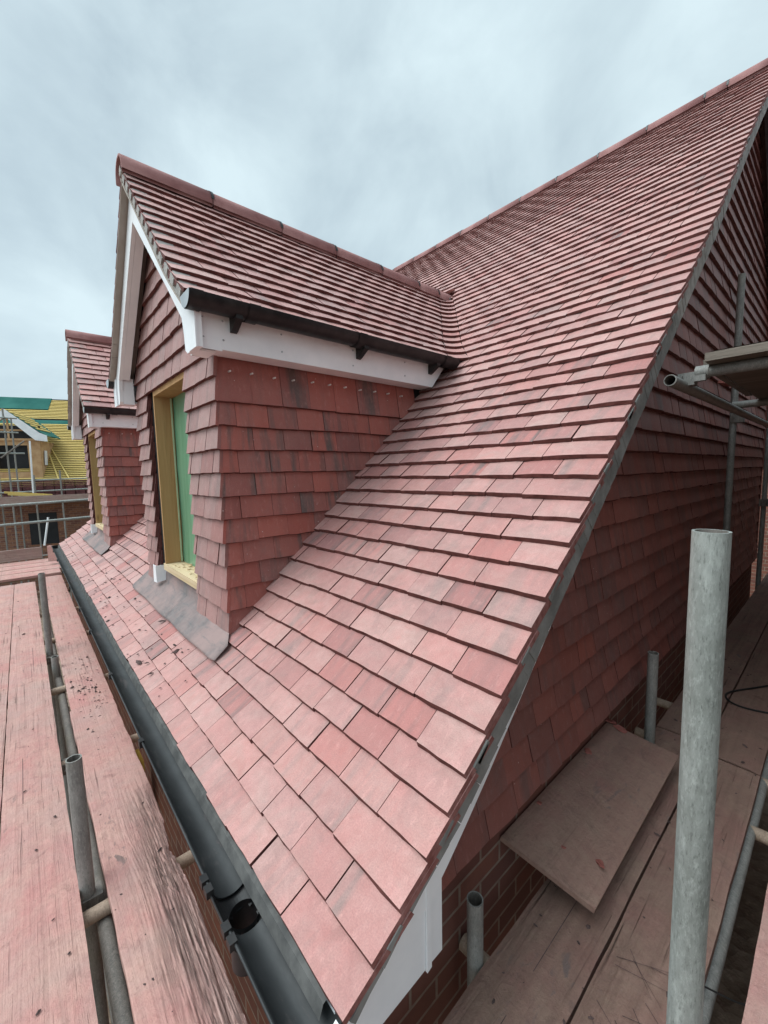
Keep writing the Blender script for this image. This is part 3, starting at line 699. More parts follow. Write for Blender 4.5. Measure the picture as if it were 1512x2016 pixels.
    for s in (-1, 1):
        for k in range(KDN):
            P = slope_pt(k, s); Q = slope_pt(k+1, s); d = (Q-P).normalized(); n = Vector((-d.z, 0, d.x)); n = n if n.z > 0 else -n
            def vp(p, o, y): q = p-n*o; return (q.x, y, q.z)
            e = rnd.uniform(-.003, .003)
            if s > 0:
                mm.hexa([vp(P, .06+rnd.uniform(0, .004), YB+.004+e), vp(Q, .06+rnd.uniform(0, .004), YB+.004+e), vp(Q, .06, YB+.08), vp(P, .06, YB+.08), vp(P, .012, YB+.008), vp(Q, .014, YB+.008), vp(Q, .014, YB+.08), vp(P, .012, YB+.08)], m_mortar)
                if k % 1 == 0:   # tile nibs bulging through the bedding
                    A = P.lerp(Q, .25); B = P.lerp(Q, .8)
                    mm.hexa([vp(A, .052, YB-.004), vp(B, .046, YB-.004), vp(B, .046, YB+.02), vp(A, .052, YB+.02), vp(A, .022, YB-.004), vp(B, .018, YB-.004), vp(B, .018, YB+.02), vp(A, .022, YB+.02)], m_mortar)
            else:
                mm.hexa([vp(P, .05, YB+.004), vp(Q, .05, YB+.004), vp(Q, .05, YB+.08), vp(P, .05, YB+.08), vp(P, .012, YB+.008), vp(Q, .014, YB+.008), vp(Q, .014, YB+.08), vp(P, .012, YB+.08)], m_mortar)
            o0 = .064 if s > 0 else .052
            mu.hexa([vp(P, o0+.008, YB), vp(Q, o0+.008, YB), vp(Q, o0+.008, YF+.02), vp(P, o0+.008, YF+.02), vp(P, o0, YB), vp(Q, o0, YB), vp(Q, o0, YF+.02), vp(P, o0, YF+.02)], m_under)
        def bp(z, drop, y): return (c+s*max(0, dx(z)), y, z-drop)
        # barge: outer edge follows the undercloak, inner edge straight, boxed at the foot
        y0, y1 = YB+.038, YB+.06
        top = [bp(z, .098, y0) for z in (2.80, 2.4, 2.15, 2.0, 1.92)] + [(c+s*.958, y0, 1.80)]
        bot = [(c+s*.958, y0, 1.612), (c+s*.82, y0, 1.612), (c+s*.794, y0, 1.63), (c+s*.788, y0, 1.70), (c+s*.77, y0, 1.775), (c+s*.59, y0, 1.955), (c, y0, 2.515)]
        poly = top+bot
        if s < 0: poly = poly[::-1]
        mw.prism(poly, (0, y1-y0, 0), m_white)
        mw.box(*sorted((c+s*.79, c+s*.80)), y1+.001, YF-.004, 1.6125, 1.80, m_white); mw.box(*sorted((c+s*.801, c+s*.899)), y1+.001, YF-.004, 1.6125, 1.622, m_white)
        # foot of the box, bead and soffit behind the barge
        mw.box(*sorted((c+s*.868, c+s*.964)), y0-.008, y0-.001, 1.608, 1.80, m_white)
        mw.prism([(c+s*.765, y1+.001, 1.783), (c+s*.0, y1+.001, 2.518), (c+s*.0, y1+.001, 2.54), (c+s*.785, y1+.001, 1.80)], (0, .045, 0), m_white)
    mm.build('verge_mortar', root); mu.build('undercloak', root); mw.build('barge_board', root)
    # fascia, soffit and gutter along each side
    for s in (-1, 1):
        fx = c+s*.922; mf = MB()
        ye0, ye1 = YB+.062, 1.84
        def sx(a, b): return tuple(sorted((a, b)))
        mf.prism([(fx, ye0, 1.625), (fx, 1.70, 1.625), (fx, ye1, 1.79), (fx, ye0, 1.79)], (-s*.02, 0, 0), m_white)
        mf.prism([(fx-s*.021, ye0, 1.625), (c+s*(CH-.02), ye0, 1.625), (c+s*(CH-.02), 1.70, 1.625), (fx-s*.021, 1.70, 1.625)], (0, 0, .012), m_white)
        mf.prism([(fx+s*.002, ye0, 1.618), (fx+s*.002, ye0+.09, 1.618), (fx+s*.002, ye0+.09, 1.795), (fx+s*.002, ye0, 1.795)], (-s*.001, 0, 0), m_white)
        mf.build('fascia', root)
        for y in (YB+.075, YB+.16, .62, 1.05, 1.45):
            for z in (1.665, 1.745):
                mq = MB(); mq.tube((fx-s*.004, y, z+rnd.uniform(-.005, .005)), (fx+s*.0025, y, z), .0042, m_endcap, 10, False); mq.build('screw_cap', root)
        mg = MB(); gx, gz, gr = c+s*.972, 1.808, .056; n = 14
        def gring(y, r): return [Vector((gx-s*r*math.cos(math.pi*i/n), y, gz-r*math.sin(math.pi*i/n))) for i in range(n+1)]
        ya, yb_ = YB-.005, 1.86
        for r, inn in ((gr, 0), (gr-.003, 1)):
            A, B = gring(ya, r), gring(yb_, r); mg.idx(A+B, [(i, i+1, n+2+i, n+1+i) for i in range(n)], m_black, True)
        for y, m_ in ((ya, m_endcap), (yb_, m_black)): mg.idx([p+Vector((0, 0, 0)) for p in gring(y, gr+.002)], [tuple(range(n+1))], m_ if y == ya else m_black)  # front cap is black plastic with a sky reflection painted pale
        for y in (YB, YB+.24, 1.02, 1.72):
            A, B = gring(y, gr+.005), gring(y+.05, gr+.005); mg.idx(A+B, [(i, i+1, n+2+i, n+1+i) for i in range(n)], m_black, True)
        og = mg.build('gutter', root)
        for y in (YB+.19, 1.07, 1.66):
            mk = MB(); mk.prism([(fx+s*.003, y, gz-.02), (fx+s*.003, y, gz-.105), (fx+s*.02, y, gz-.1), (gx+s*.03, y, gz-gr-.008), (gx+s*.03, y, gz-gr+.01)], (0, .03, 0), m_black); mk.build('gutter_bracket', root)
    # window: timber frame, green sheeting, sill, lead
    x0, x1 = c-.33, c+.42
    mf = MB(); mf.box(x0-.02, x0, YF+.02, YF+.15, .475, 1.655, m_pine); mf.box(x1, x1+.04, YF+.03, YF+.15, .475, 1.655, m_pine); mf.box(x0, x1, YF+.02, YF+.149, 1.61, 1.654, m_pine)
    mf.build('window_frame', root)
    mf = MB(); nx, nz = 10, 24
    vs = [Vector((x0+(x1-x0)*i/nx, YF+.135+.006*noise.noise(Vector((i*.5, j*.25, c))), .476+(1.609-.476)*j/nz)) for j in range(nz+1) for i in range(nx+1)]
    mf.idx(vs, [(j*(nx+1)+i, j*(nx+1)+i+1, (j+1)*(nx+1)+i+1, (j+1)*(nx+1)+i) for j in range(nz) for i in range(nx)], m_green, True)
    mf.build('window_sheet', root)
    mf = MB(); mf.box(x0+.001, x0+.012, YF+.118, YF+.126, .478, 1.605, m_palegreen); mf.build('window_bead', root)
    mf = MB(); mf.box(x0-.045, x1+.04, YF+.015, YF+.16, .43, .474, m_sill)
    for _ in range(26):
        x, y, q = rnd.uniform(x0+.1, x1-.05), rnd.uniform(YF+.03, YF+.12), rnd.uniform(.006, .022)
        mf.box(x, x+q*1.4, y, y+q, .4745, .4745+q*.5, m_sill)
    mf.build('sill', root)
    mf = MB()
    def lead(xa, xb, lift, wob):
        nx_ = 16; rows = [.214, .225, .25, .285, .32, .345, .352, .358]; vs = []
        for j, y in enumerate(rows):
            for i in range(nx_+1):
                x = xa+(xb-xa)*i/nx_; yy = y+(.003*math.sin(x*9+wob) if j == 0 else 0)
                if j == 0 and i in (0, nx_): yy += .008
                yy = min(yy, .358-max(0, x-(c+.76))*.52)
                z = roof_z(yy)+lift+.0015*noise.noise(Vector((x*5, yy*9, wob)))
                if j == 6: z = .40 if c-.45 < x < c+.5 else z
                if j == 7: z = .435 if c-.45 < x < c+.5 else z
                vs.append(Vector((x, yy, z)))
        nr = len(rows)
        mf.idx(vs, [(j*(nx_+1)+i, j*(nx_+1)+i+1, (j+1)*(nx_+1)+i+1, (j+1)*(nx_+1)+i) for j in range(nr-1) for i in range(nx_)], m_lead, True)
    lead(c-.92, c+.22, .007, 0.3); lead(c+.06, c+.90, .0105, 1.7)
    ob = mf.build('lead_flashing', root)
    so = ob.modifiers.new('thickness', 'SOLIDIFY'); so.thickness = .0025; so.offset = 1
    # white plastic offcut at the foot of the left tile column
    mf = MB(); xx = c-.47
    mf.prism([(xx-.02, YF-.03, .33), (xx+.055, YF-.028, .335), (xx+.055, YF-.03, .455), (xx-.02, YF-.028, .452)], (0, .005, 0), m_white)
    mf.prism([(xx+.055, YF-.028, .335), (xx+.062, YF+.05, .35), (xx+.062, YF+.05, .455), (xx+.055, YF-.03, .455)], (.004, 0, 0), m_white)
    mf.build('white_trim', root)
    # breather paper flap in the gap between the tiles and the frame
    return root
dormer(-2.2, 'nearer dormer with a red tile hung cheek and green sheeted window')
dormer(-5.7, 'farther dormer, partly hidden behind the nearer one')

# ------------------------------------------------------------------ scaffolding beside the eaves (left)
LZ = -0.40
TUBE = 0.02415
def coupler(mb, p, s=0.04, m=None):
    x, y, z = p; m = m or m_tubed
    mb.box(x-s*.8, x+s*.8, y-s*.8, y+s*.8, z-s*.7, z+s*.7, m); mb.tube((x+s, y-s*.5, z), (x+s*1.35, y-s*.5, z), .008, m, 8, False); mb.tube((x-s*.4, y-s, z+.01), (x-s*.4, y-s*1.4, z+.01), .008, m, 8, False)
scl = thing('scaffold', 'dirty steel tube scaffold under the dusty pink boards beside the eaves', 'scaffold', group='scaffolds round the houses')
def tubes(parent, name, lst, m, label=None, bumpy=0.0):
    for a, b in lst:
        t = MB(); t.tube(a, b, TUBE, m, bumpy=bumpy); t.build(name, parent, label)
tubes(scl, 'standard', [((-1.16, -.31, -3.2), (-1.205, -.312, .085)), ((-3.5, -.285, -3.2), (-3.5, -.285, -.32)), ((-3.95, -.305, -3.2), (-3.93, -.305, .28)), ((-.72, -1.5, -3.2), (-.72, -1.5, .9)), ((-3.05, -1.5, -3.2), (-3.05, -1.5, .9)), ((-7.6, -1.5, -3.2), (-7.6, -1.5, .9))], m_tube)
tubes(scl, 'ledger', [((.5, -.275, -.505), (-8.8, -.275, -.505)), ((.5, -1.45, -.505), (-8.8, -1.45, -.505)), ((.5, -.2, -2.3), (-8.8, -.2, -2.3))], m_tubed)
tubes(scl, 'transom', [((x, -1.6, -.462), (x+.01, .06, -.462)) for x in (.3, -1.12, -2.15, -3.17, -4.38, -5.4, -6.6, -7.8)] + [((x, -1.4, -2.25), (x, .05, -2.25)) for x in (-1.3, -2.0, -3.0, -4.2, -5.6)], m_tuberust)
tubes(scl, 'guard_rail', [((-9.3, -2.6, .56), (-9.3, 1.6, .68)), ((-9.3, -2.6, .22), (-9.3, 1.6, .335))], m_galv)
tubes(scl, 'end_post', [((-9.36, -1.75, -3.2), (-9.36, -1.75, 1.1))], m_tube)
for x in (-1.2, -2.15, -3.9): m1 = MB(); coupler(m1, (x, -.30, -.475)); m1.build('coupler', scl)

def board(name, label, loc, L, Wd, T, m, rz=0.0, rag=0.0015, seed=0, notch=None, group=None, fine=False, tilt=None, split=None):
    """scaffold board along local X from 0 to L, width along Y from 0 to Wd, top at z = 0"""
    mb = MB(); nx = max(4, int(L/ (0.008 if fine else 0.08))); ny = 110 if fine else 6
    nx = min(nx, 420)
    rr = random.Random(seed+17); ph = rr.uniform(0, 50); vs = []
    for i in range(nx+1):
        x = L*i/nx
        e0 = rag*noise.noise(Vector((x*6, 0.0, ph)))*2; e1 = Wd+rag*noise.noise(Vector((x*6, 5.0, ph)))*2
        if notch: e1 -= notch(x)
        for j in range(ny+1):
            q = j/ny; y = e0+(e1-e0)*q; z = 0.0015*noise.noise(Vector((x*2, y*6, ph)))
            if j in (0, ny): z -= .003
            if fine:
                wgt = max(0, min(1, (q-.28)*2.2))*max(0, min(1, fine(x)))
                gr = noise.noise(Vector((x*2.2+3*noise.noise(Vector((x*2.5, y*5, 3))), y*85+4*noise.noise(Vector((x*1.5, y*3, 9))), ph)))
                g2 = noise.noise(Vector((x*5, y*190, ph+7)))
                z -= wgt*(.015*max(0, abs(gr)-.08)+.006*max(0, g2)) + wgt*.006*max(0, noise.noise(Vector((x*6, y*10, ph))))
            vs.append((x, y, z))
    if fine: wear = [0.5+0.5*max(0, min(1, (v[1]/Wd-.25)*2.0+.5*noise.noise(Vector((v[0]*3, v[1]*14, ph)))))*max(0, min(1, fine(v[0])+.5*noise.noise(Vector((v[0]*4, v[1]*9, ph+3))))) for v in vs]
    fs = [(i*(ny+1)+j, (i+1)*(ny+1)+j, (i+1)*(ny+1)+j+1, i*(ny+1)+j+1) for i in range(nx) for j in range(ny)]
    mb.idx(vs, fs, m, True)
    if fine: mb.ti = [(sum(wear[q] for q in f)/4, .5, .5) for f in fs]
    bot = []; fb = []
    for i in range(nx+1):
        a, b = vs[i*(ny+1)], vs[i*(ny+1)+ny]
        bot += [a, b, (b[0], b[1], -T), (a[0], a[1], -T)]
    for i in range(nx):
        for a, b in ((1, 2), (2, 3), (3, 0)): fb.append((i*4+a, (i+1)*4+a, (i+1)*4+b, i*4+b))
    fb += [(0, 1, 2, 3), (nx*4+3, nx*4+2, nx*4+1, nx*4)]
    mb.idx(bot, fb, m)
    if split:
        for x0, x1, y, wd in split:
            mb.box(x0, x1, y-wd, y+wd, -.004, .0012, m_crumb)
    o = mb.build(name); o.location = loc; o.rotation_euler = (tilt[0], tilt[1], rz) if tilt else (0, 0, rz)
    return tag(o, label, 'board', group)
SK = R_(179.35)   # the eaves boards run a little out of square, towards the far end
def lboard(label, x0, x1, yr, Wd, z, seed, **k):
    """board along -X from x0 to x1 whose house side edge is at yr"""
    return board('scaffold_board', label, (x0, yr, z), x0-x1, Wd, .038, m_board, math.pi, seed=seed, group='scaffold boards beside the eaves', **k)
# local Y runs away from the house for these (rotated by pi)
def notch(x):   # none at the far side; the house-side edge is local y = 0 so it is handled by ragged start
    return 0
lboard('dusty pink scaffold board left of the one beside the steel posts', .9, -7.15, -.562, .225, LZ, 1, split=[(2.5, 2.9, .12, .001)])
lboard('dusty pink scaffold board with nail stains, left of the gap with the steel posts', 0.9, -7.15, -.335, .222, LZ, 2, split=[(2.75, 3.15, .15, .001), (4.4, 5.0, .08, .001)])
# inner board, near length is rotten along its house edge: build it along +X so that y = width is the house side
def rot(x):      # x measured from X = -2.62
    X = x-2.62
    v = 0.0
    if -1.35 < X < -.9: v += .022*max(0, 1-abs(X+1.14)/.16)**.6*(1+.4*noise.noise(Vector((X*40, 1, 2))))
    if X > -1.0: v += .006*(1+noise.noise(Vector((X*9, 4, 2))))+.004*abs(noise.noise(Vector((X*45, 9, 2))))
    return v
b_in = board('scaffold_board', 'rotten splintered scaffold board next to the gutter', (-2.62, -.258, LZ+.004), 3.5, .232, .04, m_board, 0, .003, 5, rot, 'scaffold boards beside the eaves', fine=lambda x: (x-.9)*1.3)
board('scaffold_board', 'far inner scaffold board ending beside the gutter, beyond the rotten one', (-7.4, -.25, LZ), 4.77, .228, .038, m_board, 0, .002, 6, None, 'scaffold boards beside the eaves')
lboard('dusty pink scaffold board at the left edge of the platform', .9, -7.15, -.795, .225, LZ-.004, 8)
lboard('outermost scaffold board mostly outside the left edge', .9, -7.15, -1.03, .225, LZ-.002, 9)
for i in range(4):
    ytop = [-.02, .01, .03, .05][i]
    board('scaffold_board', ['cross board laid over the far end of the eaves platform, nearest of four', 'second cross board at the far end of the eaves platform', 'third cross board at the far end of the eaves platform', 'last cross board against the grey toe board at the far end'][i],
          (-7.42-i*.4, -2.6, LZ+.04), 2.6+ytop, .37, .038, m_boardy, math.pi/2, .002, 20+i, None, 'cross boards at the far end').scale = (1, 1, 1)
def wallboard(name, label, a, b, z0, z1, th, m, cat='board', group=None):
    """board standing on edge between a and b (x, y)"""
    A = Vector((a[0], a[1], 0)); B = Vector((b[0], b[1], 0)); d = (B-A); L = d.length
    mb = MB(); n = 24; vs = []; ph = a[1]*3
    for i in range(n+1):
        x = L*i/n; w_ = .004*noise.noise(Vector((x*3, ph, 1)))
        vs += [(x, 0, z0-z0), (x, -th, 0), (x, -th, z1-z0+w_), (x, 0, z1-z0+w_)]
    fs = [(i*4+a_, i*4+(a_+1) % 4, (i+1)*4+(a_+1) % 4, (i+1)*4+a_) for i in range(n) for a_ in range(4)] + [(3, 2, 1, 0), (n*4, n*4+1, n*4+2, n*4+3)]
    mb.idx(vs, fs, m); o = mb.build(name); o.location = (A.x, A.y, z0); o.rotation_euler = (0, 0, math.atan2(d.y, d.x))
    return tag(o, label, cat, group)
m_toe = wood_mat("toe_board_weathered", (0.24, 0.17, 0.14), (0.4, 0.3, 0.26), False, 0, 1.0, (0.46, 0.31, 0.28), 0.6)
wallboard('toe_board', 'weathered toe board on edge across the far end of the eaves platform', (-9.05, -2.6), (-9.05, -.19), LZ+.05, LZ+.25, .038, m_toe)
wallboard('toe_board', 'short pink dusted block of board behind the end of the gutter', (-8.35, -.10), (-8.2, .02), LZ+.09, LZ+.35, .04, m_board)

# ------------------------------------------------------------------ scaffolding beside the gable (right)
RZ_ = -0.36
scr = thing('scaffold', 'gable side scaffold of dirty tubes with a raised platform frame', 'scaffold', group='scaffolds round the houses')
tubes(scr, 'standard', [((-.075, .528, -3.2), (-.082, .523, -.17)), ((-.03, 1.95, -3.2), (-.03, 1.95, .14)), ((-.07, 4.0, -3.2), (-.08, 4.02, 2.57)), ((-.07, 6.2, -3.2), (-.07, 6.2, 2.6)), ((1.35, 3.4, -3.2), (1.35, 3.4, 2.6)), ((1.35, 5.5, -3.2), (1.35, 5.5, 2.6)), ((1.35, .4, -3.2), (1.35, .4, 2.6))], m_tube)
tubes(scr, 'ledger', [((.384, -.6, -.43), (.384, 7.5, -.43)), ((.04, 1.735, 1.443), (.04, 7.2, 1.443)), ((1.35, 1.75, 1.443), (1.35, 7.2, 1.443)), ((-.1, 1.6, -1.1), (-.1, 4, -1.1))], m_tube)
tubes(scr, 'transom', [((.095, 1.95, 1.492), (1.9, 1.95, 1.492)), ((-.0, 3.42, 1.492), (1.9, 3.42, 1.492)), ((0, 5.4, 1.492), (1.9, 5.4, 1.492))], m_tube)
tubes(scr, 'transom', [((-.16, .57, -.424), (1.6, .57, -.424)), ((-.15, 2.15, -.43), (1.6, 2.15, -.43)), ((-.15, 2.52, -.40), (1.6, 2.52, -.40)), ((-.15, 1.77, -.43), (1.6, 1.77, -.43)), ((-.15, 3.4, -.43), (1.6, 3.4, -.43))], m_tuberust, bumpy=.004)
tubes(scr, 'tie_tube', [((.41, .86, -.46), (.62, .98, -.43))], m_tubed)
m1 = MB(); coupler(m1, (.055, 1.95, 1.468), .04, m_tube)
m1.tube((.085, 1.95, 1.492), (.135, 1.95, 1.492), .031, m_tube, 16, False)
m1.box(.09, .13, 1.9, 1.925, 1.45, 1.475, m_tube); m1.build('coupler', scr)
m1 = MB(); coupler(m1, (-.05, 4.02, 1.45), .05); m1.build('coupler', scr)
m1 = MB(); coupler(m1, (-.06, 6.2, .62), .06); m1.build('coupler', scr)
big = MB(); big.tube((.441, .41, -3.2), (.435, .402, .981), TUBE, m_galv, 48, True, .0035)
po = big.build('scaffold_pole'); tag(po, 'thick grey galvanised scaffold pole standing upright in the right foreground', 'pole')

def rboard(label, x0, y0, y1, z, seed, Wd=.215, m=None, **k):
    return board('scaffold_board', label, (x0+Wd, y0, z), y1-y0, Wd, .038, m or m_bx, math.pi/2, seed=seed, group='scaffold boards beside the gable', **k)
m_bx = wood_mat("scaffold_board_shade_brown", (0.13, 0.08, 0.06), (0.23, 0.15, 0.115), False, 0, 1.0, (0.28, 0.16, 0.133), 0.8, cracks=0.8)  # gable side shade put into this colour; the pink copy stays lit
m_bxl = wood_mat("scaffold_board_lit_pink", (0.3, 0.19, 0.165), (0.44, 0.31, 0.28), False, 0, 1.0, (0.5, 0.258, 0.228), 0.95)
rboard('shade-darkened brown scaffold board next to the gable wall, under the small loose board', -.052, -.7, 2.16, RZ_, 31, .217, split=[(.9, 1.75, .112, .001)])
rboard('shade-darkened brown saw-scored scaffold board beyond the wall board, behind the grey pole', .172, -.7, 2.08, RZ_, 32, .212, split=[])
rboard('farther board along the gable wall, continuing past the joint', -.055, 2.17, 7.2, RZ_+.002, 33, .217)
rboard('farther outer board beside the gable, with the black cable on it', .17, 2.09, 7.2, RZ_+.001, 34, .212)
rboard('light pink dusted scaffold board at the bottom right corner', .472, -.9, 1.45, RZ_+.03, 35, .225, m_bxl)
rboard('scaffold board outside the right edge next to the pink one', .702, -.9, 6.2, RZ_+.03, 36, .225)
# saw scores across the outer board
m1 = MB(); r3 = random.Random(4)
for i in range(26):
    y = r3.uniform(.45, 1.25); x = r3.uniform(.19, .3); a = R_(r3.uniform(-52, -28) + (0 if r3.random() < .8 else 60)); L = r3.uniform(.08, .26)
    p = Vector((x, y, RZ_+.0022)); d = Vector((math.cos(a), math.sin(a), 0)); q = p+d*L
    if q.x > .382: q = p+d*((.382-p.x)/max(.01, d.x))
    nrm = Vector((-d.y, d.x, 0))*.0009
    m1.face([p-nrm, q-nrm*.3, q+nrm*.3, p+nrm], m_crumb)
o = m1.build('saw_scores'); tag(o, 'thin saw scores cut across the outer brown board', 'scratches', kind='stuff')
# raised platform boards; the outer four are unseen, added to shade the gable
for i in range(7):
    board('platform_board', ['raised platform board nearest the gable wall, its grey end over the tube', 'second raised platform board from the gable wall', 'third raised platform board from the gable wall', 'fourth raised platform board, unseen, added to shade the gable', 'fifth raised platform board, unseen, added to shade the gable', 'sixth raised platform board, unseen, added to shade the gable', 'outermost raised platform board, unseen, added to shade the gable'][i],
          (.14+.236*i+.225 if i else .36, 1.86+rnd.uniform(-.03, .03), 1.556), 5.3, .225, .038, m_boardgrey, math.pi/2, .003, 50+i, None, 'boards of the raised gable platform')
wallboard('platform_board', 'grey board end lying on the raised platform edge by the wall', (.10, 2.0), (.10, 3.2), 1.518, 1.556, .03, m_boardgrey, group='boards of the raised gable platform')
# small loose board, one edge resting higher against the wall
sbm = MB(); T_ = .018
def sb(u, v):
    a_ = Vector((-.162, .784, -.2)).lerp(Vector((.134, .838, -.268)), u); b_ = Vector((-.163, 1.748, -.2)).lerp(Vector((.124, 1.82, -.268)), u)
    return a_.lerp(b_, v)
nx_, ny_ = 8, 24; vs = []
for j in range(ny_+1):
    for i in range(nx_+1):
        p = sb(i/nx_, j/ny_); u, v = i/nx_, j/ny_
        if v > .97 and u < .35: p.y -= .03*abs(noise.noise(Vector((u*20, 1, 1))))
        vs.append(p)
nrm = Vector((.068, 0, .296)).normalized()
vb = [p-nrm*T_ for p in vs]; N = len(vs)
fs = [(j*(nx_+1)+i, j*(nx_+1)+i+1, (j+1)*(nx_+1)+i+1, (j+1)*(nx_+1)+i) for j in range(ny_) for i in range(nx_)]
sbm.idx(vs, fs, m_ply); sbm.idx(vb, [f[::-1] for f in fs], m_ply)
rim = [i for i in range(nx_+1)] + [j*(nx_+1)+nx_ for j in range(1, ny_+1)] + [ny_*(nx_+1)+i for i in range(nx_-1, -1, -1)] + [j*(nx_+1) for j in range(ny_-1, 0, -1)]
sbm.idx([vs[i] for i in rim]+[vb[i] for i in rim], [(len(rim)+i, len(rim)+(i+1) % len(rim), (i+1) % len(rim), i) for i in range(len(rim))], m_ply)
tag(sbm.build('loose_board'), 'small dusty loose board bridging the gap to the gable wall', 'board')
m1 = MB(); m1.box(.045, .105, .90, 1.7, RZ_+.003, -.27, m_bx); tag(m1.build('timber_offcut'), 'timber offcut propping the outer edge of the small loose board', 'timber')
# broken tile pieces
def frag(label, p, size, seed, flat=.35, rz=0.0, n=7, elong=1.0):
    r = random.Random(seed); mb = MB(); pts = []
    for i in range(n):
        a = 2*math.pi*i/n+r.uniform(-.2, .2); rr = size*r.uniform(.7, 1.1)
        pts.append(Vector((math.cos(a)*rr*elong, math.sin(a)*rr, 0)))
    mb.prism(pts, (0, 0, size*flat), m_frag); o = mb.build('tile_fragment'); o.location = p; o.rotation_euler = (0, R_(20) if p[2] > -.34 and p[0] < .13 else 0, rz)
    return tag(o, label, 'tile fragment', 'broken tile pieces on the gable boards')
frag('round broken tile chip near the far wall edge of the loose board', (-.14, 1.455, -.204), .018, 1, .3, n=10)
frag('small square tile chip on the wall edge of the loose board', (-.145, 1.02, -.203), .013, 2, .35, 1.0, 4)
frag('long red tile sliver on the outer half of the loose board', (.09, .99, -.256), .014, 3, .4, 2.2, 5, 2.2)
frag('dark broken tile piece on the far corner of the loose board', (-.10, 1.745, -.212), .028, 4, .25, .4, 6, 1.3)
frag('larger broken tile piece leaning at the far corner of the loose board', (-.15, 1.755, -.2), .024, 5, .25, 1.4, 5, 1.4)
frag('thin dark chip near the near end of the loose board', (-.01, .935, -.2325), .006, 6, .4, .9, 5, 1.8)
frag('upright broken tile piece on the raised platform by the post', (.05, 2.9, 1.56), .05, 7, .3, .5, 4, 1.3)
# cable
def cable(label, pts, r, name='cable', m=None, cat='cable'):
    cu = bpy.data.curves.new(name, 'CURVE'); cu.dimensions = '3D'; cu.bevel_depth = r; cu.bevel_resolution = 3
    sp = cu.splines.new('NURBS'); sp.points.add(len(pts)-1); sp.use_endpoint_u = True; sp.order_u = 4
    for p, q in zip(sp.points, pts): p.co = (*q, 1)
    cu.materials.append(m or m_cable); t_ = bpy.data.objects.new('path', cu); COL.objects.link(t_)
    bpy.context.view_layer.update(); me = bpy.data.meshes.new_from_object(t_.evaluated_get(bpy.context.evaluated_depsgraph_get()))
    bpy.data.objects.remove(t_); me.name = name; o = bpy.data.objects.new(name, me); COL.objects.link(o); return tag(o, label, cat)
cable('black cable looped across the far gable boards', [(.42, 3.35, RZ_+.008), (.3, 3.12, RZ_+.008), (.18, 2.93, RZ_+.008), (.135, 2.83, RZ_+.008), (.16, 2.74, RZ_+.008), (.24, 2.7, RZ_+.008), (.34, 2.74, RZ_+.008), (.46, 2.8, RZ_+.008)], .0055)
cable('bent wire tie under the edge of the saw-scored board', [(.36, .9, RZ_+.02), (.41, .97, RZ_-.02), (.46, 1.0, RZ_-.07), (.5, 1.05, RZ_-.05)], .0025, 'wire_tie', None, 'wire')
# ------------------------------------------------------------------ litter on the eaves boards and tiles
def crumbs(name, label, fn, n, smin, smax, seed):
    r = random.Random(seed); mb = MB()
    for _ in range(n):
        p = fn(r)
        if p is None: continue
        s = r.uniform(smin, smax)*(1 if r.random() < .8 else 1.8); a = r.uniform(0, 6.28); e = r.uniform(1, 2.6)
        c_, s_ = math.cos(a), math.sin(a); k = 5
        vs = []
        for i in range(k):
            t = 6.283*i/k; u, v = math.cos(t)*s*e*r.uniform(.7, 1.2), math.sin(t)*s*r.uniform(.7, 1.2); vs.append(Vector(p)+Vector((u*c_-v*s_, u*s_+v*c_, 0)))
        vs.append(Vector(p)+Vector((0, 0, s*.8)))
        mb.idx(vs, [(i, (i+1) % k, k) for i in range(k)], m_crumb)
    return tag(mb.build(name), label, 'debris', kind='stuff')
def on_boards(r):
    q = r.random()
    if q < .45: return (r.gauss(-2.75, .4), max(-.25, min(-.05, r.gauss(-.13, .04))), LZ+.004)
    return (-r.random()**1.6*6.5+.2, r.choice([r.uniform(-.25, -.04), r.uniform(-.55, -.34), r.uniform(-.78, -.58)]), LZ+.005)
crumbs('debris', 'dark crumbs of dirt scattered on the dusty eaves boards', on_boards, 190, .0015, .006, 3)
def on_roof(r):
    x = r.uniform(-4.6, -1.3) if r.random() < .8 else r.uniform(-7, -.6); k = r.randint(0, 2); y = prof(k)[0]+r.uniform(.012, .06)
    a, b = prof(k), prof(k+1); z = a[1]+(y-a[0])*(b[1]-a[1])/(b[0]-a[0])
    return (x, y, z-.003)
crumbs('debris', 'dark chips lying on the lowest roof tiles below the dormers', on_roof, 75, .003, .008, 4)
crumbs('debris', 'small tile chips scattered on the brown gable boards', lambda r: (r.uniform(-.03, .37), r.uniform(.35, 3.5), RZ_+.003), 90, .0015, .005, 6)

# ------------------------------------------------------------------ ground
mb = MB(); n = 60; vs = []
for j in range(n+1):
    for i in range(n+1):
        x, y = -60+90*i/n, -45+90*j/n
        vs.append((x, y, -3.25+.12*noise.noise(Vector((x*.25, y*.25, 0)))))
mb.idx(vs, [(j*(n+1)+i, j*(n+1)+i+1, (j+1)*(n+1)+i+1, (j+1)*(n+1)+i) for j in range(n) for i in range(n)], m_mud, True)
mb.face([(-400, -400, -3.5), (400, -400, -3.5), (400, 400, -3.5), (-400, 400, -3.5)], m_mud)
structure(mb.build('ground'))
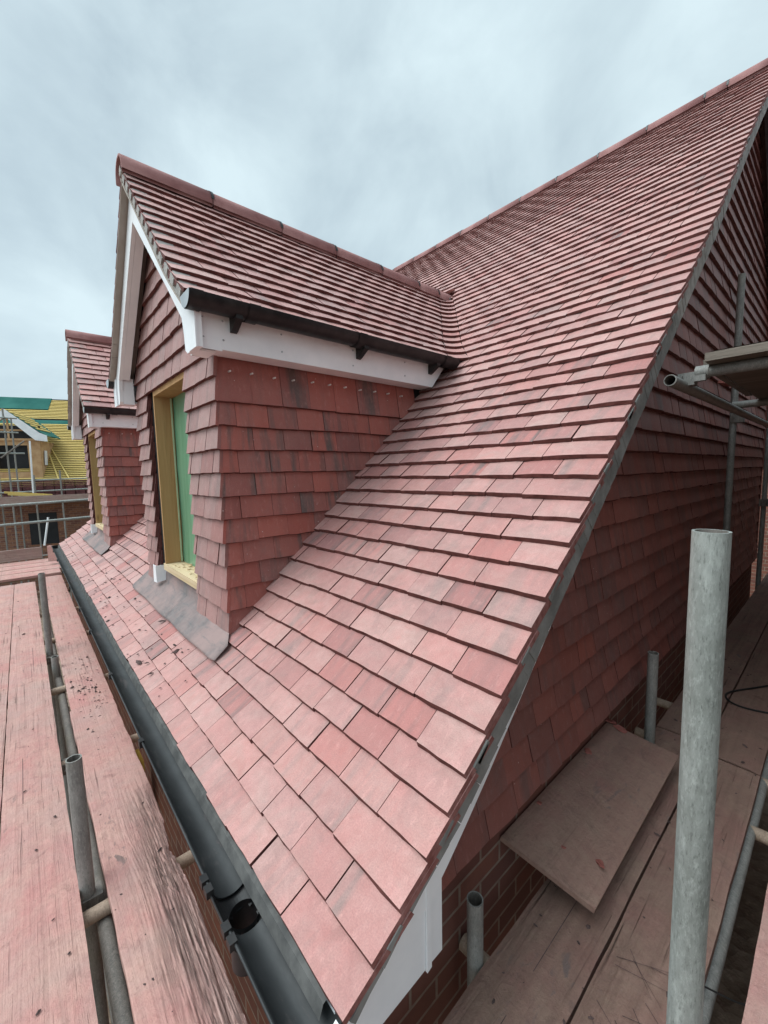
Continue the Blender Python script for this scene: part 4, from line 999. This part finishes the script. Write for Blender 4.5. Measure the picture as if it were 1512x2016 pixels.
# stones and lumps near the eaves scaffold
r4 = random.Random(8); mb = MB()
for _ in range(900):
    x, y, s = r4.uniform(-9, .5), r4.uniform(-1.6, .08), r4.uniform(.02, .085)
    z = -3.25+.12*noise.noise(Vector((x*.25, y*.25, 0)))
    vs = []; k = 6
    for i in range(k):
        t = 6.283*i/k; rr = s*r4.uniform(.7, 1.2); vs.append((x+math.cos(t)*rr, y+math.sin(t)*rr, z-.01))
    for i in range(k):
        t = 6.283*i/k+.3; rr = s*r4.uniform(.4, .7); vs.append((x+math.cos(t)*rr, y+math.sin(t)*rr, z+s*.6))
    mb.idx(vs, [(i, (i+1) % k, k+(i+1) % k, k+i) for i in range(k)]+[tuple(range(k, 2*k))], m_mud)
tag(mb.build('rubble'), 'loose stones and clods on the muddy ground below the eaves boards', 'rubble', kind='stuff')
o = board('scaffold_board', 'grey board on the lower lift below the gutter', (-3.6, -.16, -2.2), 3.4, .225, .038, m_boardgrey, 0, .002, 70)
m1 = MB(); m1.hexa([(-2.2, -.02, -2.0), (-2.05, -.02, -2.0), (-2.05, .04, -2.0), (-2.2, .04, -2.0), (-2.25, -.02, -.6), (-2.1, -.02, -.6), (-2.1, .04, -.6), (-2.25, .04, -.6)], m_yellow)
tag(m1.build('yellow_timber'), 'yellow timber standing in the gap below the gutter', 'timber')
m1 = MB(); m1.tube((-.78, -.085, -2.15), (-.73, -.07, -.5), .011, m_white, 12, False)
tag(m1.build('white_rod'), 'thin white rod leaning in the gap under the gutter outlet', 'rod')

# ------------------------------------------------------------------ added house, mostly unseen, that shades the gable; its far return shows
nh = thing('added_shade_house', 'added, mostly unseen brick house shading the gable, its far wall showing at the right edge', 'house')
mb = MB(); mb.box(1.95, 2.2, .5, 12.0, -3.2, 3.4, m_brick); mb.box(-1.2, 1.949, 11.0, 11.25, -3.2, 2.2, m_brickx); mb.build('wall', nh)
mb = MB(); mb.hexa([(1.8, .4, 3.3), (1.8, 12.1, 3.3), (5.3, 12.1, 4.9), (5.3, .4, 4.9), (1.8, .4, 3.42), (1.8, 12.1, 3.42), (5.3, 12.1, 5.02), (5.3, .4, 5.02)], m_stack); mb.build('roof', nh)

# ------------------------------------------------------------------ unfinished house in the background
H2 = (-19.0, 0.0, 0.0); H2R = R_(-20)
h2 = thing('unfinished_house', 'unfinished house with a yellow battened roof and open dormer frame behind', 'house', H2, H2R)
mb = MB(); Y0, Y1 = -9.0, 7.0; E2, RD2, RX2 = 0.36, 4.62, -4.4
mb.hexa([(0, Y0, E2-.1), (0, Y1, E2-.1), (RX2, Y1, RD2-.1), (RX2, Y0, RD2-.1), (0, Y0, E2), (0, Y1, E2), (RX2, Y1, RD2), (RX2, Y0, RD2)], m_felt)
mb.hexa([(2*RX2, Y0, E2-.1), (2*RX2, Y1, E2-.1), (RX2-.001, Y1, RD2-.1), (RX2-.001, Y0, RD2-.1), (2*RX2, Y0, E2), (2*RX2, Y1, E2), (RX2-.001, Y1, RD2), (RX2-.001, Y0, RD2)], m_felt)
r2 = mb.build('roof', h2)
sl2 = Vector((RX2, 0, RD2-E2)); L2 = sl2.length; ud = sl2.normalized(); n2 = Vector((-ud.z, 0, ud.x)); n2 = n2 if n2.z > 0 else -n2
def on2(t, y, o): p = Vector((0, y, E2))+ud*t+n2*o; return p
def bar2(mb, t0, t1, y0, y1, h, m, o0=.002):
    mb.hexa([on2(t0, y0, o0), on2(t0, y1, o0), on2(t1, y1, o0), on2(t1, y0, o0), on2(t0, y0, o0+h), on2(t0, y1, o0+h), on2(t1, y1, o0+h), on2(t1, y0, o0+h)], m)
mb = MB(); t = 0.06
while t < L2-.1:
    if not (4.28 < t < 4.6): bar2(mb, t, t+.046, Y0+.02, Y1-.02, .03, m_batten)
    t += 0.105
bt = mb.build('roof_battens', r2)
mb = MB(); bar2(mb, 4.3, 4.58, Y0+.03, Y1-.03, .015, m_memb); bar2(mb, 5.3, L2-.02, Y0+.04, -.55, .045, m_memb); mb.build('roof_membrane', r2)
mb = MB(); mb.box(-.45, -.2, Y0+.1, Y1-.1, -3.2, E2+.05, m_brick2); mb.box(-8.5, -8.3, Y0+.1, Y1-.1, -3.2, E2-.1, m_brick2)
for y in (Y0+.1, Y1-.3):
    mb.prism([(-.46, y, -3.2), (-8.29, y, -3.2), (-8.29, y, E2-.1), (RX2, y, RD2-.2), (-.46, y, E2-.1)], (0, .2, 0), m_brick2)
w2 = mb.build('wall', h2)
for y in (-.35, -4.4, 3.6):
    mb = MB(); mb.box(-.28, -.192, y, y+.85, -1.35, -.18, m_dark); mb.box(-.285, -.185, y-.05, y-.001, -1.35, -.18, m_brick2); mb.build('window_opening', h2)
# its open dormer
mb = MB(); DX = -.75; dy0, dy1 = -1.75, .02; zc = 2.15
yw0, yw1 = -1.26, -.36
for a, b in ((dy0, yw0), (yw1, dy1)): mb.box(DX-.05, DX, a, b, 1.0, 2.5, m_osb)
mb.box(DX-.05, DX, yw0, yw1, 1.0, 1.34, m_osb); mb.box(DX-.05, DX, yw0, yw1, 2.33, 2.5, m_osb)
mb.prism([(DX-.051, dy1, 1.0), (DX-.051, dy1, 2.5), (DX-1.6, dy1, 2.5)], (0, -.04, 0), m_osb)
mb.box(DX-.4, DX-.35, dy0+.05, dy1-.05, 1.1, 2.45, m_dark)
d2 = mb.build('dormer', h2)
mb = MB(); yc = (dy0+dy1)/2
for s in (-1, 1):
    e = yc+s*1.2
    mb.prism([(DX+.2, yc, 3.62), (DX+.2, e-s*.22, 2.78), (DX+.2, e, 2.68), (DX+.2, e, 2.46), (DX+.2, e-s*.36, 2.5), (DX+.2, yc, 3.36)], (.025, 0, 0), m_white)
mb.build('barge_board', d2)
mb = MB(); s = 1; e = yc+1.16
mb.prism([(DX+.18, yc, 3.56), (DX+.18, e, 2.66), (DX-1.3, e, 2.66), (DX-2.3, yc, 3.56)], (0, .01, .03), m_memb)
mb.build('dormer_membrane', d2)
mb = MB()
for i in range(6):
    q = .1+.13*i; zq = 3.62-.9*q/1.0
    mb.hexa([(DX+.19, yc+1.16*q, zq), (DX+.19, yc+1.16*q+.05, zq-.04), (DX-1.7+.8*q, yc+1.16*q+.05, zq-.04), (DX-1.7+.8*q, yc+1.16*q, zq),
        (DX+.19, yc+1.16*q, zq+.03), (DX+.19, yc+1.16*q+.05, zq-.01), (DX-1.7+.8*q, yc+1.16*q+.05, zq-.01), (DX-1.7+.8*q, yc+1.16*q, zq+.03)], m_batten)
mb.build('dormer_battens', d2)
mb = MB()
for a in (-1, 1): mb.hexa([(DX+.02, yc, 3.4), (DX+.02, yc+a*.06, 3.4), (DX+.02, yc+a*.9, 2.58), (DX+.02, yc+a*.84, 2.58), (DX+.07, yc, 3.4), (DX+.07, yc+a*.06, 3.4), (DX+.07, yc+a*.9, 2.58), (DX+.07, yc+a*.84, 2.58)], m_osb)
mb.box(DX+.02, DX+.06, yc-.85, yc+.85, 2.5, 2.58, m_osb); mb.box(DX+.02, DX+.06, yc-.03, yc+.03, 2.58, 3.3, m_osb); mb.box(DX+.03, DX+.06, yc-.45, yc+.45, 2.85, 2.91, m_osb)
mb.box(DX-.45, DX-.4, yc-.8, yc+.8, 2.46, 3.1, m_dark)
mb.build('dormer_frame', d2)
def h2w(x, y, z): return Matrix.Rotation(H2R, 4, 'Z') @ Vector((x, y, z)) + Vector(H2)
# white breather sheet scrap on the dormer cheek
mb = MB(); mb.prism([(DX-.2, dy1+.03, 1.6), (DX-.28, dy1+.03, 2.15), (DX-.5, dy1+.03, 2.15), (DX-.42, dy1+.03, 1.6)], (0, .02, 0), m_white); mb.build('white_sheet', d2)
# loose battens propped on the roof
for i, (ya, yb, lab) in enumerate(((.10, 1.15, 'left one of two loose yellow battens leaning across the battened roof'), (.22, 1.55, 'right one of two loose yellow battens leaning across the battened roof'))):
    m1 = MB(); a, b = on2(3.25-.1*i, ya-.45, .06), on2(.42, yb-.45, .06)
    sd2 = Vector((0, .05, 0)); up_ = n2*.03
    m1.hexa([h2w(*p) for p in (a, a+sd2, b+sd2, b, a+up_, a+sd2+up_, b+sd2+up_, b+up_)], m_batten)
    tag(m1.build('loose_batten'), lab, 'batten', 'loose battens on the unfinished roof')
# stacks of tiles loaded along its eaves
names = ['stack of maroon roof tiles on the far eaves, %s' % s for s in ('first from the open dormer', 'second from the open dormer', 'third from the open dormer', 'fourth from the open dormer', 'fifth from the open dormer', 'sixth from the open dormer')]
r5 = random.Random(3)
for i in range(6):
    m1 = MB(); y = -.85+i*.62
    for k in range(11):
        z = .33+k*.062; wob = r5.uniform(-.015, .015)
        for j in range(2): m1.box(.06+wob, .38+wob, y+.31*j+r5.uniform(0, .015), y+.29+.31*j, z, z+.055, m_stack)
    o = m1.build('tile_stack'); o.location = H2; o.rotation_euler = (0, 0, H2R); tag(o, names[i], 'tile stack', 'tile stacks along the far eaves')
# its scaffold
sc2 = thing('scaffold', 'distant tube scaffold in front of the unfinished battened house', 'scaffold', group='scaffolds round the houses')
X2 = -17.1
tubes(sc2, 'standard', [((X2, y, -3.2), (X2, y, z)) for y, z in ((-.62, 3.3), (-.04, 1.2), (.64, 1.35), (-2.4, 3.0), (2.3, 1.3))] + [((X2-1.1, y, -3.2), (X2-1.1, y, 3.1)) for y in (-.9, -.45)], m_tube)
tubes(sc2, 'guard_rail', [((X2, -4, .93), (X2, 4, 1.13)), ((X2, -4, .60), (X2, 4, .74)), ((X2+.05, -4, 2.55), (X2+.05, -.3, 2.55)), ((X2+.05, -4, 3.02), (X2+.05, -.3, 3.0)), ((X2, -4, 1.88), (X2, -.2, 1.9))], m_galv)
tubes(sc2, 'ledger', [((X2, -4, -2.05), (X2, 4, -2.0)), ((X2+.2, -4, -1.55), (X2+.2, 4, -1.35)), ((X2+.3, -2, -1.9), (X2+.3, 2.4, -1.3))], m_tube)
tubes(sc2, 'brace', [((X2+.03, -.78, 1.75), (X2+.03, -.18, 2.3))], m_tubed)
tubes(sc2, 'white_tube', [((-14.2, -.02, -.78), (-14.2, .12, .0)), ((X2+.06, -.1, .5), (X2+.06, -.05, 2.3))], m_white)
wallboard('toe_board', 'long weathered toe board along the scaffold before the far house', (-16.0, -4), (-16.0, 3.2), .33, .56, .04, m_toe)
board('scaffold_board', 'scaffold platform board before the far house', (-17.9, -4, .36), 7.5, .9, .04, m_boardgrey, math.pi/2, .002, 81)
for i, (a, b, lab) in enumerate((((-16.4, -.78, .66), (-16.25, .35, .52), 'upper yellow batten lying on the far toe board'), ((-16.3, -.70, .6), (-16.2, .22, .5), 'lower yellow batten lying on the far toe board'))):
    m1 = MB(); A, B = Vector(a), Vector(b); u = Vector((0.05, 0, 0)); v = Vector((0, 0, .06)); m1.hexa([A, A+u, B+u, B, A+v, A+u+v, B+u+v, B+v], m_batten)
    tag(m1.build('loose_batten'), lab, 'batten', 'battens on the far toe board')
